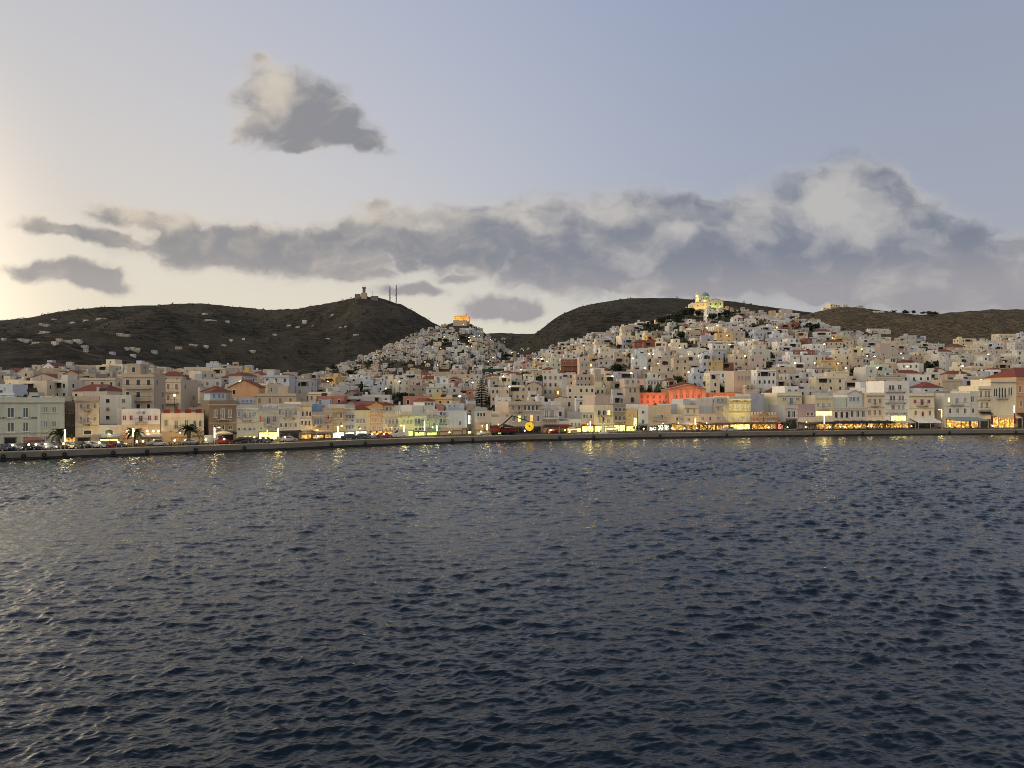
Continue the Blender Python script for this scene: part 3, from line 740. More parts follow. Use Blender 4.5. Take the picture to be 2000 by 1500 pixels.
r, F, H = bld('white two-storey house with dark red shutters above a terrace restaurant', 238, 313, 799, 'white',
    rows=[((243, 256, 292, 305), 811, 821, 6, 'r'), ((275,), 811, 824, 7, 'r'), ((280, 294), 835, 842, 5, 'k')], balc=[(264, 288, 826)], ground=(829, 'sand'), shops=[(242, 268, 858, 874, 'lo'), (270, 311, 858, 874, 'lo')],
    awn=[(271, 312, 850, 857, 4.0, 'w')], corn=False, sign=())
lettering(r, F, 267, 284, 804, 808, IRON, 10, 5)
for u in (248, 262, 287, 299, 309):
    x, z = F.loc(u, 842); MB().lathe(x, -.35, [(.02, z - .22), (.2, z - .08), (.2, z + .08), (.02, z + .22)], 8).obj('globe_lamp', BULB, r)
bld('cream two-storey building with green shutters and red parapet panels', 315, 398, 807, 'cream',
    rows=[((324, 364), 820, 832, 6.5, 'g'), ((344,), 820, 838, 7.5, 'g'), ((380, 391), 820, 833, 5.5, 'ag')], balc=[(333, 355, 840)], ground=(842, 'stone'), shops=[(336, 350, 856, 871, 'ly'), (354, 367, 856, 871, 'ly'), (377, 398, 853, 869, 'lr')],
    parapet=(4, PANES['r'], .9), corn=False, course=(842,))
bld('dark narrow alley house between the cream and the brown buildings', 398, 408, 800, 'brown', back=6, corn=False)
bld('brown three-storey building with a pale blue roof pavilion', 408, 462, 782, 'brown',
    rows=[((421, 449), 800, 815, 6, 'y'), ((435,), 798, 818, 7, 'y'), ((420, 435, 450), 830, 839, 6, 'k')], balc=[(423, 451, 819)], course=(826,), fm=FRAME_W, shops=[(414, 424, 853, 868, 'dk'), (430, 456, 850, 868, 'dk')], awn=[(424, 461, 848, 852, 1.2, 'k')],
    upper=[(412, 444, 766, 'bluewhite', 'hip', [((420, 430, 438), 769, 778, 4, 'l')])], dep=12)
bld('grey-white house with four tall windows over arched lit doorways', 462, 504, 790, 'greywhite',
    rows=[((467, 497), 803, 814, 5.5, 'y'), ((478, 488), 803, 818, 5.5, 'y'), ((467, 478, 488, 497), 835, 841, 4, 'k'), ((479, 488, 497), 851, 867, 6, 'aw')], balc=[(473, 493, 819)], course=(826,), upper=[(470, 498, 777, 'bluewhite', 'flat', [((476, 484, 492), 780, 787, 5, 'l')])])
bld('grey-white two-storey house with three dark red shuttered doors above a bright yellow shop', 504, 543, 797, 'greywhite',
    rows=[((510, 536), 812, 825, 5.5, 'r'), ((524,), 812, 829, 6, 'r'), ((510, 538), 834, 841, 4, 'k')], balc=[(515, 533, 830)], parapet=(7, PL('greywhite'), .7), shops=[(505, 542, 846, 868, 'ly')])
bld('pale grey stone house with a long iron balcony and two rows of four windows', 543, 587, 789, 'greywhite',
    rows=[((547, 578), 800, 811, 5.5, 'y'), ((558, 567), 800, 815, 5.5, 'y'), ((549, 558, 567, 577), 826, 835, 4.5, 'k')], balc=[(553, 576, 816)], course=(841,), shops=[(547, 583, 848, 867, 'dk')], awn=[(544, 586, 842, 846, 1.3, 'k')])
bld('narrow ochre-cream house with a wide dark upper window', 587, 609, 785, 'cream', rows=[((592, 599, 605), 803, 813, 5.5, 'k'), ((590, 597, 604), 821, 830, 4.5, 'ak')], course=(817, 842), shops=[(588, 608, 850, 864, 'lo')])
bld('narrow orange-pink house with grey shutters and a blue-grey roof room', 609, 633, 804, 'pink', rows=[((615, 621, 627), 814, 829, 5, 'y')], balc=[(611, 630, 830)], shops=[(609, 632, 851, 863, 'lo')], awn=[(607, 640, 847, 852, 3.0, 'c')],
    upper=[(612, 632, 789, 'blue', 'flat', [])])
bld('narrow pale pink house with one red shuttered window per floor', 633, 648, 797, 'pink', rows=[((640,), 810, 820, 6.5, 'r'), ((640,), 830, 839, 4.5, 'r')], balc=[(634, 647, 823)], shops=[(634, 647, 850, 863, 'lo')])
bld('narrow yellow-ochre house with tall dark brown doors', 648, 673, 797, 'ochre', rows=[((655, 666), 803, 817, 6, 'b'), ((655, 666), 824, 833, 5, 'b')], course=(820,), shops=[(650, 672, 846, 860, 'lw')])
bld('narrow grey-white house with two rows of three windows', 673, 693, 790, 'greywhite', rows=[((677, 683, 689), 809, 817, 4, 'k'), ((677, 683, 689), 829, 838, 4, 'k')], balc=[(675, 691, 819)], shops=[(674, 692, 846, 860, 'lw')])
bld('yellow-green two-storey house with a wide dark window and white-lit shop', 693, 722, 801, 'paleyellow', rows=[((698, 704, 710), 817, 827, 5, 'k'), ((701, 712), 832, 839, 5, 'b')], shops=[(693, 716, 844, 858, 'lw')], roof='hip', corn=False)
bld('cream-orange house with a triangular pediment and orange-lit arcade', 722, 748, 791, 'orange', rows=[((729, 737, 744), 797, 807, 4.5, 'y'), ((727, 733, 739, 745), 818, 825, 4, 'y'), ((728, 737, 745), 832, 840, 4.5, 'y')], roof='gable', course=(813, 828), shops=[(723, 747, 844, 857, 'lo')])
bld('cream two-storey house with roof balustrade and grey shuttered balcony doors', 748, 782, 808, 'cream', rows=[((754, 761, 768, 775), 817, 829, 5, 'y'), ((754, 762, 771, 778), 836, 841, 4, 'k')], balc=[(757, 775, 830)], parapet=(9, PL('cream'), .6), shops=[(750, 781, 844, 857, 'lo')],
    upper=[(749, 776, 792, 'cream', 'hip', [((754, 761, 768), 795, 802, 4, 'k')])])
bld('bright green-yellow floodlit house with a small balcony', 782, 808, 806, 'paleyellow', rows=[((788, 796, 803), 820, 828, 5, 'g')], balc=[(783, 800, 812)], shops=[(784, 807, 843, 856, 'lg')])
bld('slim house with a planted roof terrace and black-shuttered balcony', 808, 832, 806, 'palegreen', rows=[((811.5, 818, 825), 818, 828, 5, 'k'), ((812, 820, 826), 835, 841, 4.5, 'k')], balc=[(810, 827, 829)], course=(813,), shops=[(809, 831, 845, 857, 'lg')],
    upper=[(806, 832, 792, 'white', 'flat', [])])
bld('grey-white four-storey house over a bright green awning', 832, 855, 799, 'greywhite', rows=[((837, 848), 808, 817, 6, 'y'), ((837, 848), 825, 832, 6, 'b')], balc=[(834, 852, 819)], shops=[(834, 854, 846, 857, 'lg')], awn=[(836, 855, 841, 846, 2.5, 'g')], corn=False,
    upper=[(832, 854, 784, 'white', 'hip', [((836, 842, 848), 786, 791, 4, 'k')])])
bld('big blank bluish-white house with dark balconies on its left side', 855, 912, 802, 'bluewhite', rows=[((861, 868), 804, 811, 5, 'k'), ((861, 868), 818, 826, 5, 'k'), ((898,), 822, 831, 4, 'k'), ((862,), 837, 843, 9, 'ak')], balc=[(857, 873, 812), (857, 873, 827)],
    ground=(835, 'sand'), shops=[(858, 880, 845, 856, 'dk'), (884, 902, 843, 855, 'lw'), (903, 911, 839, 852, 'lw')], upper=[(857, 872, 792, 'salmon', 'gable', []), (876, 912, 788, 'bluewhite', 'flat', [((882, 892), 791, 796, 4, 'k')])], corn=False)
bld('narrow brownish side-street house glowing greenish from a lit doorway', 912, 927, 789, 'sand', rows=[((918,), 800, 806, 5, 'r'), ((919,), 814, 824, 5, 'k')], back=3, corn=False, shops=[(913, 919, 812, 828, 'lw'), (913, 926, 843, 855, 'ly')])
bld('low grey-white building with a long dark upper window and warm-lit shops', 927, 960, 802, 'greywhite', rows=[((933, 939, 945), 806, 814, 6, 'k'), ((942,), 829, 835, 4, 'k')], corn=False, ground=(825, 'stone'), shops=[(928, 959, 842, 855, 'lo')])
r, F, H = bld('blank pale concrete wall building with a vaulted roof end', 960, 993, 814, 'offwhite', corn=False, rows=[], sign=[(966, 978, 845, 847, 'lg')])
x0, z0 = F.loc(974, 814); x1, _ = F.loc(989, 814)
q = MB(); n = 8
pts = [((x0 + x1) / 2 - (x1 - x0) / 2 * cos(pi * i / n), H + 1.5 * sin(pi * i / n)) for i in range(n + 1)]
q.face([(a, 0.05, b) for a, b in pts][::-1]); q.face([(a, 8, b) for a, b in pts])
for i in range(n): q.face([(pts[i][0], .05, pts[i][1]), (pts[i + 1][0], .05, pts[i + 1][1]), (pts[i + 1][0], 8, pts[i + 1][1]), (pts[i][0], 8, pts[i][1])][::-1])
q.obj('vault', PL('beige'), r)
bld('beige mansion with heavy cornice, two lit rooms and a dark glazed loggia', 993, 1058, 784, 'beige',
    rows=[((1001, 1013), 791, 801, 5.5, 'k'), ((1025, 1033, 1041, 1049), 790, 802, 7, 'k'), ((1003, 1026, 1050), 811, 823, 6, 'k'), ((1014,), 811, 824, 6.5, 'w'), ((1038,), 810, 823, 6, 'o')], balc=[(1008, 1019, 803)], course=(806,), shops=[(997, 1056, 836, 850, 'dk')])
bld('slate-grey house with one huge pair of grey shutters', 1058, 1092, 791, 'lilacgrey', rows=[((1067, 1078), 799, 817, 9, 'y')], balc=[(1061, 1086, 820)], course=(828,), shops=[(1060, 1090, 838, 851, 'dk')], awn=[(1060, 1084, 834, 838, 2.0, 'b'), (1084, 1092, 832, 836, 2.0, 'r')], ground=(818, 'pink'))
bld('low grey house with a red awning beside the slate-grey one', 1092, 1111, 822, 'greywhite', corn=False, shops=[(1094, 1110, 838, 851, 'dk')], awn=[(1086, 1111, 832, 836, 2.4, 'r')])
bld('small white cottage with three dark windows above the yellow-lit kiosks', 1111, 1135, 819, 'white', rows=[((1117, 1124, 1131), 825, 832, 3.6, 'k')], corn=False, shops=[(1113, 1134, 839, 850, 'ly')])
bld('grey steel-framed building with glazed green upper bays', 1135, 1160, 806, 'grey', rows=[((1140, 1147, 1154), 809, 818, 5.5, 'k')], corn=False, shops=[(1136, 1159, 836, 850, 'ly')], awn=[(1137, 1158, 832, 836, 2.0, 'r')])
bld('cream house with an open loggia under a pink-beige roof storey', 1160, 1198, 791, 'cream', rows=[((1170, 1180), 801, 811, 7, 'k'), ((1189,), 801, 811, 7, 'w'), ((1172, 1188), 818, 827, 7, 'y')], balc=[(1167, 1194, 812)], upper=[(1166, 1197, 771, 'pink', 'flat', [])], shops=[(1161, 1197, 835, 850, 'ly')], course=(830,), corn=False)
bld('greenish house with balconies hung with greenery next to the yellow wall', 1198, 1222, 789, 'stone', rows=[((1203, 1211, 1218), 796, 804, 5, 'k'), ((1203, 1211, 1218), 812, 821, 5, 'k')], balc=[(1199, 1221, 806), (1199, 1221, 823)], shops=[(1199, 1221, 834, 850, 'ly')], corn=False)
bld('ochre house glowing yellow from the lit sign on its corner', 1222, 1244, 799, 'ochre', rows=[((1229, 1237), 808, 815, 4, 'b')], sign=[(1238, 1243.5, 817, 834, 'ly')], shops=[(1223, 1243, 836, 849, 'ly')], corn=False)
bld('slim white-grey house with one narrow window per floor', 1246, 1266, 790, 'white', rows=[((1256,), 802, 808, 6, 'k'), ((1256,), 819, 828, 5, 'k')], corn=False, shops=[(1250, 1263, 836, 846, 'dk')], awn=[(1248, 1264, 838, 840, 1.2, 't')])
bld('wide blank grey-beige wall building with a planted ledge', 1266, 1311, 791, 'sand', rows=[((1286, 1293), 809, 818, 5, 'k')], corn=False, shops=[(1268, 1282, 837, 846, 'lw'), (1285, 1307, 833, 845, 'lw')], balc=[(1277, 1302, 821)])
bld('bluish-grey set-back house above the beige arcade', 1311, 1337, 789, 'bluewhite', back=6, corn=False)
bld('cream tower-like house with two brown shuttered windows', 1337, 1365, 791, 'cream', rows=[((1344, 1356), 796, 808, 5, 'b'), ((1345,), 816, 822, 5, 'b')], course=(811,), shops=[(1340, 1362, 832, 846, 'lo')], upper=[(1339, 1352, 779, 'greywhite', 'flat', [])])
bld('beige first-floor wing with small windows left of the cream tower house', 1311, 1337, 809, 'beige', rows=[((1322, 1331), 815, 822, 5, 'k')], corn=False, shops=[(1312, 1336, 832, 846, 'lo')], awn=[(1311, 1337, 828, 832, 3.0, 'n')])
bld('grey house with a dark planted terrace right of the cream tower house', 1365, 1398, 808, 'beige', rows=[((1372, 1386), 814, 822, 5.5, 'k')], corn=False, shops=[(1366, 1397, 832, 846, 'lo')], awn=[(1365, 1398, 828, 832, 3.0, 'n')], upper=[(1366, 1397, 778, 'greywhite', 'flat', [])])
bld('beige house with terrace wall beside the yellow floodlit building', 1398, 1424, 788, 'beige', rows=[((1402, 1412, 1421), 795, 803, 5, 'y'), ((1402, 1411, 1420), 813, 820, 4.5, 'y')], shops=[(1399, 1423, 832, 846, 'lo')], awn=[(1398, 1424, 828, 832, 3.0, 'n')], upper=[(1400, 1423, 776, 'greywhite', 'flat', [((1408, 1416), 778, 785, 6, 'k')])])
rY, FY, HY = bld('tall yellow floodlit building with heavy cornice and lit ground floor', 1424, 1466, 774, 'paleyellow', rows=[((1431, 1440.5, 1450, 1459.5), 789, 800, 5.5, 'y'), ((1431, 1440.5, 1450, 1459.5), 814, 823, 5, 'y')], course=(805, 787), shops=[(1426, 1464, 831, 844, 'ly')], awn=[(1425, 1465, 827, 830, 2.5, 'n')])
lettering(rY, FY, 1431, 1460, 781, 784, WOODM, 18, 9)
rO, FO, HO = bld('low ornate orange-lit hall with crenellated parapet', 1466, 1517, 810, 'orange', rows=[((1472, 1478, 1503, 1510), 814, 823, 4.5, 'b'), ((1491,), 812, 824, 6, 'ab')], parapet=(9, PL('cream'), .9), shops=[(1468, 1515, 831, 846, 'lo')], awn=[(1467, 1517, 826, 830, 3.5, 'n')], ped=(1484, 1499, 803))
bld('plain blue-grey gable wall behind the orange-lit hall', 1466, 1493, 769, 'lilacgrey', back=9, rows=[((1480,), 772, 778, 4, 'y')], corn=False)
bld('plain pale green wall house behind the orange-lit hall', 1493, 1537, 779, 'palegreen', back=11, corn=False)
bld('pale yellow house with blue shutters and a white roof room', 1517, 1566, 767, 'paleyellow', back=6, rows=[((1532, 1558), 777, 781, 8, 'b'), ((1545,), 776, 790, 8, 'l')], balc=[(1537, 1554, 792)], upper=[(1538, 1565, 754, 'white', 'flat', [((1547, 1560), 761, 764, 7, 'k')])])
bld('narrow grey-white house with a single wide dark balcony window', 1533, 1558, 791, 'greywhite', rows=[((1541, 1550), 802, 816, 7, 'k')], balc=[(1535, 1556, 818)], shops=[(1535, 1555, 824, 846, 'dk')])
bld('low dark house with a red illuminated front', 1517, 1533, 822, 'stone', shops=[(1519, 1531, 828, 845, 'lr')], corn=False)
bld('mauve-grey house with a terrace over the lantern-lit café', 1558, 1592, 789, 'mauve', rows=[((1578, 1586), 806, 812, 6, 'k')], corn=False, ground=(815, 'offwhite'), shops=[(1559, 1591, 829, 846, 'lo')], awn=[(1558, 1592, 824, 828, 3.5, 'n')])
bld('pale yellow-green three-storey house with a bright yellow sign band', 1592, 1627, 772, 'paleyellow', rows=[((1597, 1620), 787, 796, 5, 'y'), ((1608,), 786, 799, 6, 'y')], balc=[(1601, 1616, 800)], sign=[(1594, 1624, 803.5, 811, 'ly')], shops=[(1594, 1625, 829, 846, 'lo')], awn=[(1592, 1627, 824, 828, 3.5, 'k')], course=(801,))
bld('long cream first-floor hall with six round-headed dark windows', 1627, 1693, 795, 'offwhite', rows=[((1633, 1644, 1654), 803, 816, 7.5, 'ak'), ((1664, 1675, 1686), 802, 815, 6.5, 'k')], course=(798, 821), shops=[(1629, 1691, 830, 846, 'lo')], awn=[(1627, 1693, 823, 828, 4.0, 'k')],
    upper=[(1628, 1659, 776, 'palegreen', 'flat', []), (1661, 1691, 769, 'white', 'gable', [((1667, 1674, 1681), 775, 784, 6, 'l')])])
bld('cream house with brown shutters beside the white four-storey block', 1693, 1727, 767, 'cream', rows=[((1698, 1719), 778, 788, 6, 'b'), ((1708.5,), 778, 792, 7, 'b'), ((1698, 1708.5, 1719), 800, 812, 6.5, 'b')], balc=[(1701, 1716, 793)], shops=[(1695, 1725, 830, 846, 'lo')], awn=[(1693, 1727, 822, 828, 4.0, 'k')], course=(796,))
bld('tall white modern block with four stacked long balconies', 1727, 1776, 744, 'white', rows=[((1738, 1744), 752, 762, 5, 'k'), ((1757,), 751, 761, 8, 'k'), ((1740, 1746, 1757, 1763), 772, 783, 4.5, 'k'), ((1744,), 791, 800, 8, 'b'), ((1756, 1764), 791, 800, 5, 'y')],
    balc=[(1729, 1767, 765), (1729, 1768, 786), (1729, 1769, 806)], shops=[(1740, 1770, 815, 822, 'ly'), (1730, 1774, 830, 844, 'lo')], corn=False, awn=[(1732, 1775, 822, 827, 3.5, 'c')])
r, F, H = bld('cream two-storey house with dark red shutters and a white roof sign', 1776, 1825, 768, 'cream', rows=[((1787, 1814), 780, 788, 7, 'r'), ((1800.5,), 779, 792, 7.5, 'r'), ((1788, 1816), 801, 811, 5.5, 'ab'), ((1802,), 803, 813, 5, 'ar')], balc=[(1790, 1811, 792)], course=(797,), shops=[(1779, 1824, 829, 844, 'dk')],
    awn=[(1777, 1824, 816, 824, 4.5, 'w')])
x0, z0 = F.loc(1785, 771); x1, z1 = F.loc(1806, 767); so = MB().box(x0, x1, -.1, .05, H + .05, H + .9).obj('sign_board', FRAME_W, r)
bld('brown set-back house in the gap with a lit white lamp', 1825, 1844, 768, 'stone', back=5, rows=[((1829,), 778, 785, 3, 'k'), ((1839,), 777, 785, 5, 'k')], corn=False, shops=[(1827, 1843, 826, 842, 'dk')])
bld('white three-storey house with a long balcony over white awnings', 1844, 1894, 768, 'offwhite', rows=[((1853,), 776, 786, 5, 'w'), ((1869,), 776, 789, 7, 'y'), ((1885,), 776, 785, 6, 'y'), ((1855, 1870, 1885), 797, 808, 5.5, 'k')], balc=[(1857, 1880, 791)], course=(793,), shops=[(1848, 1892, 823, 840, 'lo')], awn=[(1845, 1894, 814, 820, 5.0, 't')], corn=False)
bld('narrow off-white house with one tall dark window beside stacked balconies', 1894, 1911, 764, 'offwhite', rows=[((1899,), 773, 786, 6.5, 'k'), ((1900,), 797, 807, 5, 'k')], shops=[(1896, 1910, 823, 840, 'lo')], awn=[(1894, 1911, 815, 820, 5.0, 't')], corn=False)
bld('cream house with two balconies left of the stone mansion', 1911, 1935, 754, 'cream', rows=[((1916, 1925, 1931), 762, 777, 4.5, 'b'), ((1917, 1927), 785, 798, 5, 'b')], balc=[(1909, 1934, 780), (1911, 1934, 801)], shops=[(1912, 1934, 823, 840, 'dk')], awn=[(1911, 1934, 804, 808, 1.5, 'k')])
r, F, H = bld('cream stone mansion with slender round-headed windows and a carved balcony', 1935, 1985, 741, 'cream', rows=[((1942, 1946), 757, 774, 3, 'ak'), ((1952, 1957.5, 1963), 755, 777, 3.6, 'ak'), ((1970.5, 1975), 755, 772, 3, 'ak')], balc=[(1946, 1968, 778)], shops=[(1939, 1983, 818, 838, 'lo')], awn=[(1940, 1984, 811, 815, 3.0, 'c')], course=(746,))
bld('orange-cream building with a big red tiled hip roof at the right edge', 1985, 2075, 736, 'orange', rows=[((1992, 2001, 2012, 2025, 2040), 752, 767, 5, 'b'), ((1994, 2006, 2020, 2035), 781, 795, 5, 'b')], roof='hip', corn=False, course=(773, 740), shops=[(1988, 2030, 820, 838, 'dk')], awn=[(1985, 2050, 806, 814, 3.0, 'k')], dep=16)

# ================================================================ THE TOWN ON THE HILLS
TOWNCOLS = {'left': ['beige'] * 5 + ['cream'] * 4 + ['sand'] * 3 + ['greywhite'] * 3 + ['offwhite'] * 3 + ['bluewhite', 'pink', 'stone', 'white'],
            'ano': ['greywhite'] * 8 + ['bluewhite'] * 2 + ['white'] * 2 + ['offwhite'] * 5 + ['beige'] * 4 + ['grey'] * 2 + ['sand', 'stone', 'pink', 'cream'],
            'mid': ['beige'] * 3 + ['cream'] * 3 + ['offwhite'] * 5 + ['white'] * 5 + ['greywhite'] * 3 + ['sand'] * 2 + ['pink'] * 2 + ['bluewhite'] * 2 + ['ochre', 'salmon', 'stone'],
            'vro': ['offwhite'] * 6 + ['greywhite'] * 6 + ['white'] * 8 + ['cream'] * 3 + ['beige'] * 4 + ['sand'] * 2 + ['pink'] * 2 + ['bluewhite'] * 3 + ['lilacgrey', 'ochre', 'brick', 'palegreen', 'stone', 'stone', 'grey', 'grey']}
HS = []
def H_(X, Y, yaw, w, d, h, zb, col, roof='flat', st=2, nc=2, seed=0, zone='vro', note=None, key=None, extra=True):
    u = UC + X * FP / Y
    HS.append(dict(X=X, Y=Y, yaw=yaw, w=w, d=d, h=h, zb=zb, col=col, roof=roof, st=st, nc=nc, seed=seed, zone=zone, u=u, v0=VH - (zb + h - HC) * FP / Y, v1=VH - (zb - HC) * FP / Y, note=note, key=key, extra=extra))
    return HS[-1]
ORD = ['first', 'second', 'third', 'fourth', 'fifth', 'sixth', 'seventh', 'eighth', 'ninth', 'tenth', 'eleventh', 'twelfth', 'thirteenth', 'fourteenth', 'fifteenth', 'sixteenth', 'seventeenth', 'eighteenth', 'nineteenth', 'twentieth']
TENS = {2: 'twenty', 3: 'thirty', 4: 'forty', 5: 'fifty', 6: 'sixty'}
def nth(i):
    if i < 20: return ORD[i]
    t, r = divmod(i + 1, 10)
    return (TENS[t] + '-' + ORD[r - 1]) if r else {2: 'twentieth', 3: 'thirtieth', 4: 'fortieth', 5: 'fiftieth', 6: 'sixtieth'}[t]
def place(i, n):
    if i == 0: return 'leftmost'
    if i == n - 1: return 'rightmost'
    if i <= n // 2: return nth(i) + ' from the left'
    return nth(n - 1 - i) + ' from the right'

# --- where the trees stand (v: row of the tree's top); the houses keep clear of them
TSPEC = []; TREEBOX = []
def tree(kind, u, v, wp, hp, label, y0=None, y1=1320, seed=0, name='tree', group='trees in the town'):
    Y = find_Y(u, v + hp, 0.0, y0=y0, y1=y1) or find_Y(u, v + hp, 2.5, y0=y0, y1=y1)
    if Y is None: return
    zb = land1(u, Y); H = max(zof(v, Y) - zb, 2.0)
    TSPEC.append((kind, u, Y, zb, H, wp * Y / FP, label, seed, name, group)); TREEBOX.append((u - wp * .5, u + wp * .5, v, v + hp, Y))
tree('tier', 941, 737, 36, 58, 'tall dark tiered pine standing above the waterfront roofs', name='tiered_pine', y1=420)
TREES = [('round', 652, 711, 16, 17, 'dark round tree at the left foot of the cone hill'), ('round', 684, 722, 18, 14, 'second dark tree at the foot of the cone hill'), ('cypress', 706, 744, 7, 18, 'slim dark cypress left of the five-windowed beige house'), ('round', 716, 757, 14, 13, 'bushy tree right beside the slim cypress'),
         ('round', 755, 759, 24, 22, 'left of the two big dark trees below the five-windowed beige house'), ('round', 785, 765, 26, 20, 'right, greener of the two big trees below the five-windowed beige house'), ('round', 548, 770, 12, 14, 'small dark tree between roofs left of the vaults'), ('round', 566, 769, 8, 13, 'small slim tree right of the vaults'),
         ('round', 1050, 733, 24, 18, 'leafy tree below the yellow house between the hills'), ('round', 1030, 742, 18, 12, 'low bushy tree left of the leafy one between the hills'), ('round', 1330, 643, 24, 26, 'large green tree amid houses below the domed church'), ('round', 1205, 709, 34, 22, 'wide dark tree group on the left flank above the cream hall'), ('round', 1118, 716, 20, 12, 'dark bush under the brick-red balcony house'),
         ('round', 1242, 705, 12, 9, 'round dark bush beside the bluish-white tall house'), ('round', 1502, 704, 14, 18, 'dark tree beside the pink house right of the hall'), ('cypress', 1415, 690, 5, 12, 'small cypress in the middle of the church hill'), ('round', 1671, 716, 20, 22, 'green tree on the right slope under glowing lamps'), ('round', 1834, 704, 26, 18, 'broad dark tree on the right slope'), ('round', 1815, 711, 22, 9, 'low dark shrubbery left of the broad tree'),
         ('round', 1012, 779, 12, 10, 'small tree between roofs behind the beige mansion'), ('round', 1110, 776, 12, 12, 'round green tree beside the small white pediment house'), ('round', 1592, 632, 22, 14, 'dark tree at the left edge of the brown slope'), ('round', 470, 700, 8, 6, 'tiny bush at the town edge on the left'), ('round', 870, 660, 14, 14, 'triangular dark tree on the cone hill'), ('round', 905, 655, 16, 10, 'dark shrub under the orange-lit church'),
         ('round', 1210, 672, 10, 10, 'small garden tree on the left flank near the crest'), ('round', 990, 690, 20, 10, 'dark tree clump in the valley between the hills'), ('round', 1325, 733, 18, 10, 'dark tree above the red-lit hall left of its roof'), ('round', 420, 773, 10, 12, 'small dark tree behind the brown quay building'), ('round', 355, 790, 16, 14, 'terrace tree behind the red parapet panels'), ('round', 1292, 806, 14, 14, 'tree on the planted ledge of the blank wall')]
for i, (k, u, v, w, h, lb) in enumerate(TREES): tree(k, u, v, w, h, lb, seed=i)
CH = [(1262, 630, 18, 16), (1278, 624, 20, 16), (1293, 618, 22, 18), (1308, 612, 22, 18), (1322, 607, 22, 20), (1336, 602, 24, 22), (1350, 600, 22, 22), (1363, 604, 20, 18), (1376, 608, 16, 14), (1418, 606, 18, 12), (1430, 608, 16, 10), (1404, 610, 22, 9), (1392, 611, 20, 8)]
for i, (u, v, w, h) in enumerate(CH): tree('round', u, v, w, h, 'dark garden tree beside the domed church, ' + place(i, len(CH)), y0=780, y1=880, seed=i + 3, group='trees around the domed church')
RT_ = [(1770, 605, 14, 12), (1784, 606, 10, 10), (1803, 608, 10, 9), (1815, 607, 14, 12), (1826, 608, 12, 11), (1746, 606, 12, 6)]
for i, (u, v, w, h) in enumerate(RT_): tree('round', u, v, w, h, 'dark ridge tree on the right skyline, ' + place(i, len(RT_)), y0=800, y1=1120, seed=i, group='trees on the right skyline')


